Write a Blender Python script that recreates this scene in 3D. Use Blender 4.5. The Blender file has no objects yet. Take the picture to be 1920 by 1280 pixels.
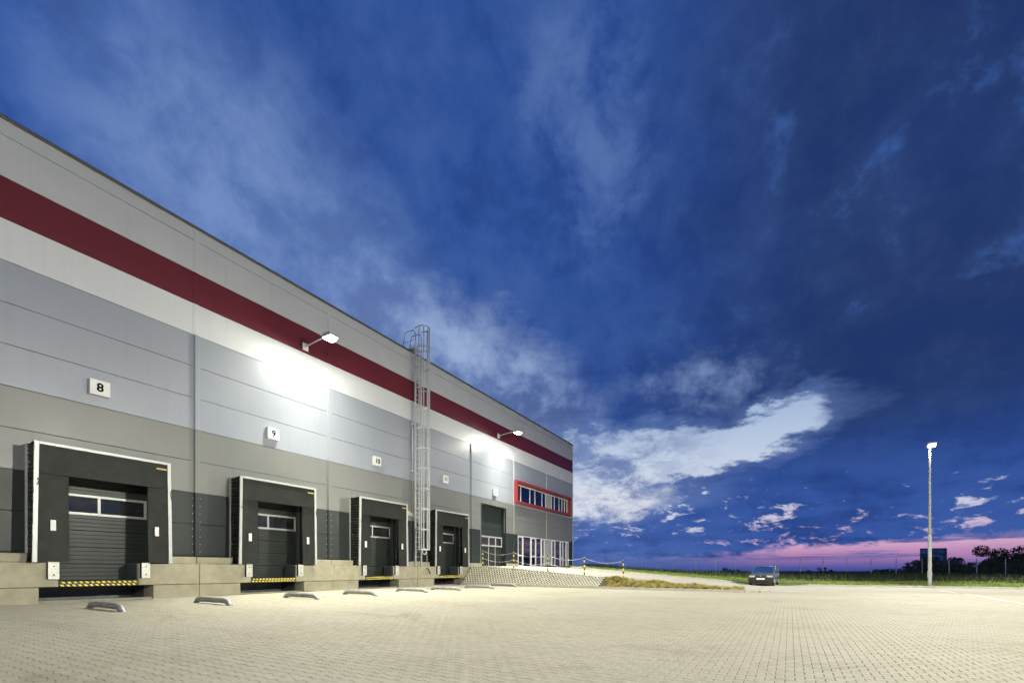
import bpy, bmesh, math, random
import numpy as np
from math import sin, cos, tan, atan, atan2, sqrt, pi, radians
from mathutils import Vector, Matrix, Euler

sc = bpy.context.scene
COL = sc.collection
rnd = random.Random(7)

# ------------------------------------------------------------------ camera
F_PX, V_X, H_Y = 907.0, 1481.0, 1068.0      # focal length, wall vanishing point and horizon of the photograph (px of 1920)
CAM_D, CAM_Z = 18.85, 0.94                  # camera distance from the facade, height above the dock apron
YAW = atan((V_X - 960) / F_PX)
cam = bpy.data.cameras.new('camera')
cam.sensor_width = 36.0
cam.lens = F_PX / 1920 * 36
cam.shift_y = (H_Y - 640) / 1920
cam.clip_start, cam.clip_end = 0.1, 9000
cam_o = bpy.data.objects.new('camera', cam)
COL.objects.link(cam_o)
cam_o.location = (0, -CAM_D, CAM_Z)
cam_o.rotation_euler = (pi / 2, 0, YAW - pi / 2)
sc.camera = cam_o

# ------------------------------------------------------------------ colour management
sc.view_settings.view_transform = 'Standard'
sc.view_settings.look = 'None'
sc.view_settings.exposure = 0.0
sc.view_settings.gamma = 1.0
sc.view_settings.use_curve_mapping = False


def lin(r, g, b):
    f = lambda c: c / 12.92 if c <= .04045 else ((c + .055) / 1.055) ** 2.4
    return (f(r / 255), f(g / 255), f(b / 255), 1)


# ------------------------------------------------------------------ node helper
class NT:
    def __init__(s, tree):
        s.t = tree
        s.n = tree.nodes
        s.l = tree.links

    def node(s, typ, **kw):
        n = s.n.new(typ)
        for k, v in kw.items():
            setattr(n, k, v)
        return n

    def put(s, sock, v):
        if hasattr(v, 'is_linked') or isinstance(v, bpy.types.NodeSocket):
            s.l.new(v, sock)
        else:
            sock.default_value = v

    def m(s, op, a, b=0.0, c=0.0, clamp=False):
        n = s.node('ShaderNodeMath', operation=op, use_clamp=clamp)
        for i, v in enumerate((a, b, c)):
            s.put(n.inputs[i], v)
        return n.outputs[0]

    def add(s, a, b): return s.m('ADD', a, b)
    def sub(s, a, b): return s.m('SUBTRACT', a, b)
    def mul(s, a, b): return s.m('MULTIPLY', a, b)
    def mx(s, a, b): return s.m('MAXIMUM', a, b)
    def mn(s, a, b): return s.m('MINIMUM', a, b)

    def sstep(s, x, a, b, lo=0.0, hi=1.0):
        n = s.node('ShaderNodeMapRange', interpolation_type='SMOOTHSTEP')
        s.put(n.inputs['Value'], x)
        if a < b:
            n.inputs['From Min'].default_value, n.inputs['From Max'].default_value = a, b
            n.inputs['To Min'].default_value, n.inputs['To Max'].default_value = lo, hi
        else:
            n.inputs['From Min'].default_value, n.inputs['From Max'].default_value = b, a
            n.inputs['To Min'].default_value, n.inputs['To Max'].default_value = hi, lo
        return n.outputs[0]

    def comb(s, x, y, z):
        n = s.node('ShaderNodeCombineXYZ')
        for i, v in enumerate((x, y, z)):
            s.put(n.inputs[i], v)
        return n.outputs[0]

    def noise(s, vec, scale, detail=4.0, rough=.55, dist=0.0):
        n = s.node('ShaderNodeTexNoise')
        s.put(n.inputs['Vector'], vec)
        n.inputs['Scale'].default_value = scale
        n.inputs['Detail'].default_value = detail
        n.inputs['Roughness'].default_value = rough
        n.inputs['Distortion'].default_value = dist
        return n.outputs['Fac']

    def mix(s, fac, a, b, blend='MIX'):
        n = s.node('ShaderNodeMix', data_type='RGBA', blend_type=blend)
        s.put(n.inputs[0], fac)
        s.put(n.inputs[6], a)
        s.put(n.inputs[7], b)
        return n.outputs[2]

    def ramp(s, x, stops, interp='LINEAR'):
        n = s.node('ShaderNodeValToRGB')
        cr = n.color_ramp
        cr.interpolation = interp
        while len(cr.elements) < len(stops):
            cr.elements.new(.5)
        for e, (p, c) in zip(cr.elements, stops):
            e.position = p
            e.color = c
        s.put(n.inputs[0], x)
        return n.outputs[0]


# ------------------------------------------------------------------ world: dusk sky with a broken cloud deck
world = bpy.data.worlds.new('World')
sc.world = world
world.use_nodes = True
world.cycles.sampling_method = 'MANUAL'
world.cycles.sample_map_resolution = 256


def az_el(x, y):
    """compass angle (deg, clockwise from the view axis) and elevation (deg) of a point of the sky"""
    xi, v = (x - 960) / F_PX, (H_Y - y) / F_PX
    return math.degrees(atan(xi)), math.degrees(atan(v / sqrt(1 + xi * xi)))


def build_sky():
    W = NT(world.node_tree)
    W.n.clear()
    tc = W.node('ShaderNodeTexCoord')
    rot = W.node('ShaderNodeVectorRotate', rotation_type='Z_AXIS')
    W.l.new(tc.outputs['Generated'], rot.inputs['Vector'])
    rot.inputs['Angle'].default_value = -YAW            # view bearing -> +X
    sp = W.node('ShaderNodeSeparateXYZ')
    W.l.new(rot.outputs[0], sp.inputs[0])
    dx, dy, dz = sp.outputs
    R2D = 180 / pi
    az = W.mul(W.m('ARCTAN2', W.mul(dy, -1.0), dx), R2D)
    el = W.mul(W.m('ARCSINE', dz), R2D)
    # a flat cloud deck seen in perspective
    den = W.add(W.mx(dz, 0.0), 0.13)
    deck = W.comb(W.m('DIVIDE', dx, den), W.m('DIVIDE', dy, den), 0.0)
    sph = W.comb(W.mul(az, .04), W.mul(el, .115), 3.3)         # flat streaks low down
    sph2 = W.comb(W.mul(az, .05), W.mul(el, .09), 9.1)
    n_warp = W.sub(W.noise(sph, 2.2, 6, .62), .5)
    n_warp2 = W.sub(W.noise(W.comb(W.mul(az, .06), W.mul(el, .13), 7.7), 3.0, 6, .62), .5)
    n_fine = W.sub(W.noise(sph, 8.0, 7, .68), .5)
    wa = W.add(az, W.mul(n_warp, 9.0))
    we = W.add(el, W.add(W.mul(n_warp2, 4.6), W.mul(n_fine, 3.4)))

    def blob(x, y, rx, ry, tilt=0.0, a=wa, e=we):
        """1 at the centre of an ellipse given in px of the photograph, 0 on its rim"""
        ca, ce = az_el(x, y)
        k = F_PX * sqrt(1 + ((x - 960) / F_PX) ** 2)
        sx = math.degrees(rx / F_PX) / (1 + ((x - 960) / F_PX) ** 2)
        sy = math.degrees(ry / k)
        u, v = W.sub(a, ca), W.sub(e, ce)
        c_, s_ = cos(radians(tilt)), sin(radians(tilt))
        uu = W.add(W.mul(u, c_), W.mul(v, s_))
        vv = W.sub(W.mul(v, c_), W.mul(u, s_))
        r = W.add(W.m('POWER', W.m('ABSOLUTE', W.mul(uu, 1 / sx)), 2.0),
                  W.m('POWER', W.m('ABSOLUTE', W.mul(vv, 1 / sy)), 2.0))
        return W.sub(1.0, r)

    # clear evening sky behind the clouds, by elevation
    ein = W.mul(W.add(el, W.mul(n_warp, .8)), 1 / 40.0)
    E = lambda y, x=1500: max(0.0, az_el(x, y)[1] / 40)
    clear_r = W.ramp(ein, [(0.0, lin(62, 80, 158)), (E(1060), lin(98, 94, 168)), (E(1052), lin(146, 114, 176)),
                           (E(1040), lin(182, 132, 178)), (E(1022), lin(212, 166, 200)), (E(1000), lin(220, 192, 216)),
                           (E(960), lin(222, 220, 236)), (E(860), lin(205, 216, 234)), (E(780), lin(178, 198, 226)),
                           (E(600), lin(120, 150, 202)), (1.0, lin(70, 108, 172))])
    clear_l = W.ramp(ein, [(0.0, lin(70, 92, 165)), (E(1050), lin(96, 116, 182)), (E(1020), lin(140, 152, 204)),
                           (E(980), lin(210, 216, 236)), (E(930), lin(228, 232, 240)), (E(860), lin(206, 218, 234)),
                           (E(740), lin(165, 186, 218)), (E(560), lin(112, 142, 194)), (1.0, lin(66, 104, 168))])
    clear = W.mix(W.sstep(W.add(az, W.mul(n_warp, 6.0)), az_el(1180, 1040)[0], az_el(1500, 1040)[0]), clear_l, clear_r)
    # cloud colour: paler to the left, navy to the upper right
    n_deck = W.add(W.mul(W.noise(deck, 2.1, 7, .58, .12), .55), W.mul(W.noise(rot.outputs[0], 5.0, 7, .60, .15), .45))
    n_deck2 = W.noise(rot.outputs[0], 11.0, 7, .62, .2)
    n_big = W.noise(deck, 1.05, 4, .5, .3)
    mott = W.add(W.mul(n_deck, .58), W.mul(n_deck2, .42))
    puff = W.sstep(mott, .45, .62)
    a_r = W.add(az, W.mul(n_warp, 12.0))
    cl = W.mix(W.sstep(a_r, az_el(400, 200)[0], az_el(1500, 200)[0]), lin(52, 88, 160), lin(42, 73, 141))
    dk = W.mul(W.sstep(a_r, az_el(1080, 200)[0], az_el(1660, 200)[0]), W.sstep(el, 6.0, 18.0))
    cl = W.mix(dk, cl, lin(34, 55, 104))
    low = W.sstep(el, 15.0, 4.0)
    cl = W.mix(low, cl, lin(54, 86, 160))
    lowl = W.mul(W.sstep(el, 6.5, 1.0), W.sstep(az, az_el(1450, 1000)[0], az_el(1120, 1000)[0]))
    cl = W.mix(W.mul(lowl, .8), cl, lin(80, 108, 176))
    # heavier and lighter swells of the deck
    cl = W.mix(W.mul(W.sstep(n_big, .52, .33), .42), cl, lin(33, 58, 122))
    cl = W.mix(W.mul(W.sstep(mott, .51, .39), .46), cl, lin(30, 54, 114))
    # big soft brightening over the roof line
    g1 = W.sstep(blob(560, 520, 470, 215, -33, W.add(az, W.mul(n_warp, 5.0)), el), -0.35, 1.0)
    g2 = W.sstep(blob(900, 760, 270, 150, -26), -0.5, 1.0)
    cl = W.mix(W.mul(g1, W.add(.28, W.mul(puff, .40))), cl, lin(136, 162, 208))
    cl = W.mix(W.mul(g2, W.add(.16, W.mul(puff, .70))), cl, lin(172, 192, 224))
    # wisps all over
    wl = W.sstep(az, az_el(1750, 300)[0], az_el(800, 300)[0])
    cl = W.mix(W.mul(puff, W.add(.08, W.mul(wl, .09))), cl, lin(104, 136, 194))
    # paler torn patch of cloud over the middle of the view
    t1 = W.sstep(blob(1100, 265, 120, 150, 10), -.5, .9)
    cl = W.mix(W.mul(W.mul(t1, puff), .40), cl, lin(112, 140, 194))
    t2 = W.sstep(blob(1300, 718, 150, 50, -4), -.6, .9)
    cl = W.mix(W.mul(t2, W.add(.04, W.mul(puff, .62))), cl, lin(146, 170, 212))
    # small lit knots in the dark cloud on the right
    kn = W.sstep(n_deck2, .56, .72)
    cl = W.mix(W.mul(W.mul(kn, dk), .55), cl, lin(62, 100, 172))

    # the torn opening low in the view
    o = blob(1430, 815, 122, 40, 17)
    o = W.mx(o, blob(1300, 856, 150, 34, 10))
    o = W.mx(o, blob(1160, 840, 170, 34, 2))
    o = W.mx(o, blob(1150, 895, 120, 26, 8))
    o = W.mx(o, blob(1080, 948, 180, 36, 4))
    streak = W.sstep(W.noise(sph2, 3.4, 8, .68, .3), .42, .60)
    strk = W.mul(streak, W.sstep(az, az_el(1360, 860)[0], az_el(1150, 860)[0]))
    rag = W.sub(W.noise(W.comb(W.mul(az, .07), W.mul(el, .15), 2.9), 5.0, 9, .68, .4), .5)
    o2 = W.add(o, W.mul(rag, 1.5))
    opn = W.sstep(o2, -.30, .55)
    opn = W.mul(opn, W.sub(1.0, W.mul(strk, .80)))
    opn = W.mul(opn, W.sub(1.0, W.mul(W.sstep(W.add(rag, .5), .46, .62), W.mul(.30, W.sstep(az, az_el(1420, 800)[0], az_el(1220, 800)[0])))))
    opn = W.mul(opn, .92)
    halo = W.mul(W.sstep(o, -2.2, .2), .30)
    # flecks of clear sky between the low clouds
    f1 = W.noise(W.comb(W.mul(az, .10), W.mul(el, .24), 1.7), 3.6, 9, .66, .25)
    f2 = W.noise(W.comb(W.mul(az, .05), W.mul(el, .10), 6.2), 2.0, 3, .5)
    band = W.mul(W.sstep(el, 1.2, 3.2), W.sstep(el, 12.5, 6.0))
    flx = W.sstep(W.add(W.add(f1, W.mul(W.sub(f2, .5), .25)), W.mul(W.sub(band, 1.0), .30)), .522, .635)
    flx = W.mul(W.mul(flx, .78), W.sstep(az, az_el(960, 900)[0], az_el(1120, 900)[0]))
    # the pink strip under the cloud base, veiled by thin streaks
    ca = W.m('MULTIPLY', W.sub(az, az_el(1150, 1040)[0]), 1.0 / (az_el(1900, 1040)[0] - az_el(1150, 1040)[0]), clamp=True)
    base = W.add(1.5, W.mul(ca, 1.75))
    st = W.sstep(W.noise(W.comb(W.mul(az, .035), W.mul(el, .50), 5.5), 2.4, 8, .66, .2), .47, .60)
    pk = W.sstep(W.sub(W.add(base, W.add(W.mul(n_warp, 3.6), W.mul(rag, 3.2))), el), -.35, .60)
    pk = W.mul(pk, W.sub(1.0, W.mul(W.mul(st, W.sstep(el, .75, 1.5)), .78)))
    pk = W.mul(pk, W.add(.64, W.mul(W.sstep(az, az_el(1130, 1040)[0], az_el(1480, 1040)[0]), .32)))
    opn = W.mx(W.mx(opn, flx), pk)
    col = W.mix(halo, cl, lin(126, 152, 206))
    col = W.mix(opn, col, clear)
    # under the horizon: dim earth
    col = W.mix(W.sstep(el, -.6, -.05), lin(30, 36, 52), col)
    bg = W.node('ShaderNodeBackground')
    W.l.new(col, bg.inputs['Color'])
    bg.inputs['Strength'].default_value = 1.0
    out = W.node('ShaderNodeOutputWorld')
    W.l.new(bg.outputs[0], out.inputs[0])


build_sky()

# ------------------------------------------------------------------ materials
MATS = {}


def mat(name, col, rough=.6, metal=0.0, var=.12, vscale=3.0, bump=0.0, bscale=40.0, spec=.5, world=True, stain=0.0,
        stain_col=None, stain_scale=.6, coat=0.0, wave=0.0):
    m = bpy.data.materials.new(name)
    m.use_nodes = True
    T = NT(m.node_tree)
    b = T.n['Principled BSDF']
    b.inputs['Roughness'].default_value = rough
    b.inputs['Metallic'].default_value = metal
    b.inputs['Specular IOR Level'].default_value = spec
    b.inputs['Coat Weight'].default_value = coat
    pos = T.node('ShaderNodeNewGeometry').outputs['Position'] if world else T.node('ShaderNodeTexCoord').outputs['Object']
    c = tuple(col) + (1,) if len(col) == 3 else col
    n1 = T.noise(pos, vscale, 5, .6)
    dk = tuple(x * (1 - var) for x in c[:3]) + (1,)
    lt = tuple(min(1, x * (1 + var)) for x in c[:3]) + (1,)
    out = T.mix(T.sstep(n1, .3, .7), dk, lt)
    if stain > 0:
        n2 = T.noise(pos, stain_scale, 6, .65, .4)
        sc_ = (tuple(stain_col) + (1,)) if stain_col else tuple(x * .5 for x in c[:3]) + (1,)
        out = T.mix(T.mul(T.sstep(n2, .52, .72), stain), out, sc_)
    if wave > 0:
        mp = T.node('ShaderNodeMapping')
        mp.inputs['Scale'].default_value = (5.0, 1.0, .22)
        T.l.new(pos, mp.inputs['Vector'])
        ns = T.noise(mp.outputs[0], 1.0, 6, .65)
        out = T.mix(T.mul(T.sstep(ns, .50, .78), .26), out, tuple(x * .62 + .02 for x in c[:3]) + (1,))
    T.l.new(out, b.inputs['Base Color'])
    rn = T.noise(pos, vscale * 2.3, 3)
    T.l.new(T.add(T.mul(rn, .16), rough - .08), b.inputs['Roughness'])
    if bump > 0 or wave > 0:
        bp = T.node('ShaderNodeBump')
        bp.inputs['Strength'].default_value = 1.0
        bp.inputs['Distance'].default_value = 1.0
        h = T.mul(T.noise(pos, bscale, 4, .6), bump)
        if wave > 0:
            h = T.add(h, T.mul(T.noise(pos, .9, 2, .5), wave))
        T.l.new(h, bp.inputs['Height'])
        T.l.new(bp.outputs[0], b.inputs['Normal'])
    MATS[name] = m
    return m


def emis(name, col, strength):
    m = bpy.data.materials.new(name)
    m.use_nodes = True
    T = NT(m.node_tree)
    b = T.n['Principled BSDF']
    b.inputs['Base Color'].default_value = (.8, .8, .75, 1)
    b.inputs['Emission Color'].default_value = tuple(col) + (1,)
    b.inputs['Emission Strength'].default_value = strength
    MATS[name] = m
    return m


def glass(name, tint, dark, see=.8, rough=.02, ior=1.75, mirror=(1, 1, 1)):
    """window glass: mirror-like by Fresnel, the rest seen through a tint"""
    m = bpy.data.materials.new(name)
    m.use_nodes = True
    T = NT(m.node_tree)
    T.n.clear()
    fr = T.node('ShaderNodeFresnel')
    fr.inputs['IOR'].default_value = ior
    pos = T.node('ShaderNodeNewGeometry').outputs['Position']
    bp = T.node('ShaderNodeBump')
    bp.inputs['Distance'].default_value = .0012
    T.l.new(T.noise(pos, 1.6, 2), bp.inputs['Height'])
    gl = T.node('ShaderNodeBsdfGlossy')
    gl.inputs['Roughness'].default_value = rough
    gl.inputs['Color'].default_value = tuple(mirror) + (1,)
    T.l.new(bp.outputs[0], gl.inputs['Normal'])
    tr = T.node('ShaderNodeBsdfTransparent')
    tr.inputs['Color'].default_value = tuple(tint) + (1,)
    df = T.node('ShaderNodeBsdfDiffuse')
    df.inputs['Color'].default_value = tuple(dark) + (1,)
    ms = T.node('ShaderNodeMixShader')
    ms.inputs[0].default_value = see
    T.l.new(df.outputs[0], ms.inputs[1])
    T.l.new(tr.outputs[0], ms.inputs[2])
    m2 = T.node('ShaderNodeMixShader')
    T.l.new(T.m('ADD', T.mul(fr.outputs[0], 1.0), .05, clamp=True), m2.inputs[0])
    T.l.new(ms.outputs[0], m2.inputs[1])
    T.l.new(gl.outputs[0], m2.inputs[2])
    o = T.node('ShaderNodeOutputMaterial')
    T.l.new(m2.outputs[0], o.inputs[0])
    MATS[name] = m
    return m


M_silver = mat('panel_silver', (.45, .47, .48), .38, .0, .03, .5, wave=.010)
M_white = mat('panel_white', (.55, .57, .58), .38, .0, .03, .5, wave=.010)
M_red = mat('panel_red', (.115, .012, .017), .40, .0, .04, .5, wave=.010)
M_light = mat('panel_light_grey', (.275, .30, .345), .36, .0, .03, .5, wave=.010)
M_mid = mat('panel_mid_grey', (.165, .172, .162), .38, .0, .04, .5, wave=.010)
M_dark = mat('panel_anthracite', (.024, .030, .030), .40, .0, .05, .5, wave=.012, spec=.28)
M_core = mat('panel_core', (.02, .02, .02), .8)
M_cap = mat('parapet_cap', (.10, .105, .10), .5)
M_trim = mat('corner_trim', (.62, .63, .62), .4)
M_conc = mat('concrete_precast', (.335, .315, .225), .85, 0, .12, 2.2, .006, 30, stain=.6, stain_col=(.20, .19, .15), stain_scale=1.1)
M_conc2 = mat('concrete_rough', (.29, .275, .21), .9, 0, .14, 4, .01, 25, stain=.5, stain_col=(.16, .15, .11), stain_scale=2)
M_kerb = mat('kerb_concrete', (.40, .38, .30), .9, 0, .12, 5, .006, 40, stain=.4, stain_col=(.25, .24, .17), stain_scale=1.4)
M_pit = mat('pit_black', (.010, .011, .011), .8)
M_fabric = mat('shelter_fabric', (.016, .019, .016), .55, 0, .18, 1.5, .010, 4, spec=.22, stain=.5, stain_col=(.035, .036, .030), stain_scale=2.5)
M_pleat = mat('shelter_pleat', (.022, .024, .018), .38, 0, .2, 6)
M_alu = mat('aluminium', (.42, .435, .42), .40, .25, .05, 5)
M_marker = mat('marker_white', (.72, .72, .70), .5, 0, .05, 8)
M_gold = mat('strip_gold', (.60, .42, .12), .4)
M_door = mat('door_grey_green', (.026, .033, .029), .40, 0, .06, 3, spec=.3)
M_doorframe = mat('door_alu', (.44, .45, .43), .4, .2, .05, 4)
M_glass = glass('door_glass', (.35, .38, .42), (.045, .047, .05), .45, .03, 1.5, (.85, .80, .66))
M_glass2 = glass('office_glass', (.72, .76, .80), (.02, .02, .025), .9)
M_bump = mat('bumper_plate', (.52, .53, .49), .45, .5, .12, 9, .004, 30, stain=.4, stain_col=(.25, .25, .22), stain_scale=6)
M_rubber = mat('rubber', (.015, .015, .015), .75)
M_steel = mat('dark_steel', (.11, .12, .115), .5, .5, .15, 6)
M_yellow = mat('hazard_yellow', (.74, .62, .06), .55, 0, .10, 10)
M_black = mat('paint_black', (.012, .012, .012), .5)
M_galv = mat('galvanised', (.46, .48, .48), .42, .2, .10, 9)
M_pole = mat('pole_steel', (.36, .37, .355), .75, 0, .06, 3, spec=.2)
M_guide = mat('guide_steel', (.27, .27, .255), .5, .35, .25, 7, .003, 40, stain=.5, stain_col=(.2, .19, .16), stain_scale=5)
M_sign = mat('sign_white', (.66, .66, .64), .5, 0, .03, 4)
M_ink = mat('sign_black', (.006, .006, .006), .9, spec=.03)
M_redframe = mat('window_red', (.26, .026, .024), .45, 0, .05, 3)
M_winalu = mat('window_alu', (.66, .67, .67), .4, .1, .04, 5)
M_winpanel = mat('window_panel', (.34, .35, .35), .5)
M_room = mat('room_wall', (.10, .105, .12), .8)
M_radiator = mat('radiator', (.75, .76, .74), .5)
M_lampbody = mat('lamp_body', (.40, .41, .40), .45, .3)
M_lens = emis('lamp_lens', (1.0, .97, .84), 14)
M_chain = mat('chain_plastic', (.75, .76, .74), .5)
M_soil = mat('bank_soil', (.12, .10, .045), .95, 0, .3, 9, .02, 20)
M_dry = mat('dry_grass', (.38, .32, .10), .8, 0, .62, 4)
M_grass_g = mat('verge_ground', (.060, .085, .022), .95, 0, .4, 2.5, .03, 12, stain=.5, stain_col=(.07, .06, .025), stain_scale=.4)
M_blade = mat('grass_blade', (.17, .245, .045), .7, 0, .45, 1.3)
M_weed = mat('weed', (.045, .060, .020), .8, 0, .5, .8)
M_field = mat('far_field', (.04, .05, .035), .95, 0, .3, .02)
M_leaf = mat('leaf_dark', (.035, .055, .022), .6, 0, .4, 1.5)
M_bark = mat('bark', (.06, .045, .03), .9, 0, .3, 8)
M_fence = mat('fence_post', (.42, .44, .42), .5, .3)
M_wire = mat('fence_wire', (.13, .15, .14), .6, .3)
M_poster = mat('poster', (.06, .10, .19), .6, 0, .3, 1.0)
M_poster2 = mat('poster_light', (.22, .28, .46), .6, 0, .2, 2.0)
M_paint = mat('road_paint', (.70, .70, .66), .7, 0, .12, 5, stain=.55, stain_col=(.36, .35, .30), stain_scale=4)
M_car = mat('car_paint', (.095, .112, .100), .25, .3, .05, 4, spec=.6, coat=.5)
M_cartrim = mat('car_trim', (.018, .018, .018), .6)
M_carglass = glass('car_glass', (.25, .28, .30), (.012, .014, .016), .45)
M_tyre = mat('tyre', (.014, .014, .014), .85)
M_rim = mat('rim', (.38, .39, .40), .4, .6)
M_headl = mat('headlamp_glass', (.62, .64, .58), .15, .3)
M_plate = mat('number_plate', (.75, .75, .70), .5)
M_tile = mat('house_wall', (.30, .28, .25), .8)
M_litwin = emis('lit_window', (1.0, .75, .35), 2.0)
M_signal = mat('signal_yellow', (.70, .48, .05), .5)


def paving_mat():
    m = bpy.data.materials.new('paving')
    m.use_nodes = True
    T = NT(m.node_tree)
    b = T.n['Principled BSDF']
    pos = T.node('ShaderNodeNewGeometry').outputs['Position']
    mp = T.node('ShaderNodeMapping')
    mp.inputs['Scale'].default_value = (1.0, .8, 1.0)
    T.l.new(pos, mp.inputs['Vector'])
    p = mp.outputs[0]
    big = T.noise(p, .16, 4, .55, .3)
    med = T.noise(p, .9, 5, .6, .3)
    blk = T.noise(p, 6.5, 2, .5)
    fin = T.noise(pos, 160, 3, .6)
    c = T.mix(T.sstep(big, .32, .68), (.345, .318, .228, 1), (.395, .370, .285, 1))
    c = T.mix(T.mul(T.sstep(med, .50, .74), .40), c, (.27, .255, .17, 1))
    c = T.mix(T.mul(T.sstep(blk, .42, .66), .42), c, (.42, .385, .30, 1))
    c = T.mix(T.mul(T.sstep(blk, .50, .30), .34), c, (.30, .285, .19, 1))
    # scuffs and spills of their own shape
    st = T.mul(T.sstep(T.noise(p, .45, 7, .7, .6), .57, .72), .55)
    c = T.mix(st, c, (.19, .175, .12, 1))
    # rubber and dirt dragged in the driving direction, square to the docks
    mp2 = T.node('ShaderNodeMapping')
    mp2.inputs['Scale'].default_value = (1.7, .10, 1.0)
    T.l.new(pos, mp2.inputs['Vector'])
    tr = T.mul(T.sstep(T.noise(mp2.outputs[0], 1.0, 6, .62, .25), .54, .70), T.sstep(T.noise(p, .12, 3, .5), .40, .62))
    c = T.mix(T.mul(tr, .34), c, (.21, .20, .16, 1))
    c = T.mix(T.mul(T.sstep(fin, .55, .8), .25), c, (.22, .21, .16, 1))
    T.l.new(c, b.inputs['Base Color'])
    b.inputs['Roughness'].default_value = .82
    b.inputs['Specular IOR Level'].default_value = .35
    bp = T.node('ShaderNodeBump')
    bp.inputs['Distance'].default_value = .0012
    T.l.new(fin, bp.inputs['Height'])
    T.l.new(bp.outputs[0], b.inputs['Normal'])
    return m


M_pave = paving_mat()
M_joint = mat('joint_sand', (.075, .07, .042), .95, 0, .25, 20)
M_road = mat('road_surface', (.36, .345, .29), .85, 0, .07, 1.2, .003, 60, stain=.30, stain_col=(.24, .23, .19), stain_scale=.35)


# ------------------------------------------------------------------ mesh helper
class MB:
    def __init__(s):
        s.v, s.f, s.sm = [], [], []

    def quad(s, a, b, c, d, smooth=False):
        i = len(s.v)
        s.v += [tuple(a), tuple(b), tuple(c), tuple(d)]
        s.f.append((i, i + 1, i + 2, i + 3))
        s.sm.append(smooth)
        return s

    def tri(s, a, b, c):
        i = len(s.v)
        s.v += [tuple(a), tuple(b), tuple(c)]
        s.f.append((i, i + 1, i + 2))
        s.sm.append(False)
        return s

    def box(s, x0, y0, z0, x1, y1, z1, ch=0.0):
        if x1 < x0: x0, x1 = x1, x0
        if y1 < y0: y0, y1 = y1, y0
        if z1 < z0: z0, z1 = z1, z0
        if ch <= 0:
            i = len(s.v)
            s.v += [(x0, y0, z0), (x1, y0, z0), (x1, y1, z0), (x0, y1, z0), (x0, y0, z1), (x1, y0, z1), (x1, y1, z1), (x0, y1, z1)]
            for q in ((3, 2, 1, 0), (4, 5, 6, 7), (0, 1, 5, 4), (1, 2, 6, 5), (2, 3, 7, 6), (3, 0, 4, 7)):
                s.f.append(tuple(i + k for k in q))
                s.sm.append(False)
            return s
        bm = bmesh.new()
        bmesh.ops.create_cube(bm, size=1, matrix=Matrix.Translation(((x0 + x1) / 2, (y0 + y1) / 2, (z0 + z1) / 2)) @ Matrix.Diagonal((x1 - x0, y1 - y0, z1 - z0, 1)))
        bmesh.ops.bevel(bm, geom=bm.edges[:], offset=ch, segments=1, affect='EDGES', profile=.5)
        return s.bm(bm)

    def bm(s, bm, smooth=False):
        i = len(s.v)
        bm.verts.index_update()
        s.v += [tuple(v.co) for v in bm.verts]
        for f in bm.faces:
            s.f.append(tuple(i + v.index for v in f.verts))
            s.sm.append(smooth)
        bm.free()
        return s

    def prism(s, pts, axis, a, b):
        """outline extruded along an axis; pts in the two other coordinates (cyclic order)"""
        def P(p, h):
            if axis == 'x': return (h, p[0], p[1])
            if axis == 'y': return (p[0], h, p[1])
            return (p[0], p[1], h)
        i, n = len(s.v), len(pts)
        s.v += [P(p, a) for p in pts] + [P(p, b) for p in pts]
        s.f.append(tuple(range(i, i + n)))
        s.f.append(tuple(range(i + 2 * n - 1, i + n - 1, -1)))
        s.sm += [False, False]
        for k in range(n):
            l = (k + 1) % n
            s.f.append((i + k, i + n + k, i + n + l, i + l))
            s.sm.append(False)
        return s

    def tube(s, pts, r, seg=8, caps=True, smooth=True, closed=False):
        pts = [Vector(p) for p in pts]
        n = len(pts)
        rs = r if isinstance(r, (list, tuple)) else [r] * n
        rings = []
        up = None
        for k in range(n):
            if closed:
                d = pts[(k + 1) % n] - pts[k - 1]
            else:
                d = pts[min(k + 1, n - 1)] - pts[max(k - 1, 0)]
            d.normalize()
            if up is None:
                up = Vector((0, 0, 1)) if abs(d.z) < .9 else Vector((1, 0, 0))
            u = d.cross(up)
            if u.length < 1e-4:
                up = Vector((1, 0, 0)) if abs(d.x) < .9 else Vector((0, 1, 0))
                u = d.cross(up)
            u.normalize()
            w = u.cross(d).normalized()
            up = w
            i = len(s.v)
            for j in range(seg):
                a = 2 * pi * j / seg
                s.v.append(tuple(pts[k] + (u * cos(a) + w * sin(a)) * rs[k]))
            rings.append(i)
        for k in range(n if closed else n - 1):
            a, b = rings[k], rings[(k + 1) % n]
            for j in range(seg):
                l = (j + 1) % seg
                s.f.append((a + j, a + l, b + l, b + j))
                s.sm.append(smooth)
        if caps and not closed:
            s.f.append(tuple(rings[0] + j for j in reversed(range(seg))))
            s.f.append(tuple(rings[-1] + j for j in range(seg)))
            s.sm += [False, False]
        return s

    def mesh(s, name, *mats):
        me = bpy.data.meshes.new(name)
        me.from_pydata(s.v, [], s.f)
        me.polygons.foreach_set('use_smooth', s.sm)
        for m in mats:
            me.materials.append(m)
        me.update()
        return me

    def obj(s, name, m, parent=None, loc=None):
        return link(name, s.mesh(name, m), parent, loc)


def link(name, data, parent=None, loc=None, rot=None):
    o = bpy.data.objects.new(name, data)
    COL.objects.link(o)
    if parent is not None:
        o.parent = parent
    if loc is not None:
        o.location = loc
    if rot is not None:
        o.rotation_euler = rot
    return o


def thing(name, label, cat, loc=(0, 0, 0), rz=0.0, group=None):
    o = link(name, None, None, loc, (0, 0, rz))
    o.empty_display_size = .2
    o['label'], o['category'] = label, cat
    if group: o['group'] = group
    return o


def tag(o, label, cat, group=None):
    o['label'], o['category'] = label, cat
    if group: o['group'] = group
    return o


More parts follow.
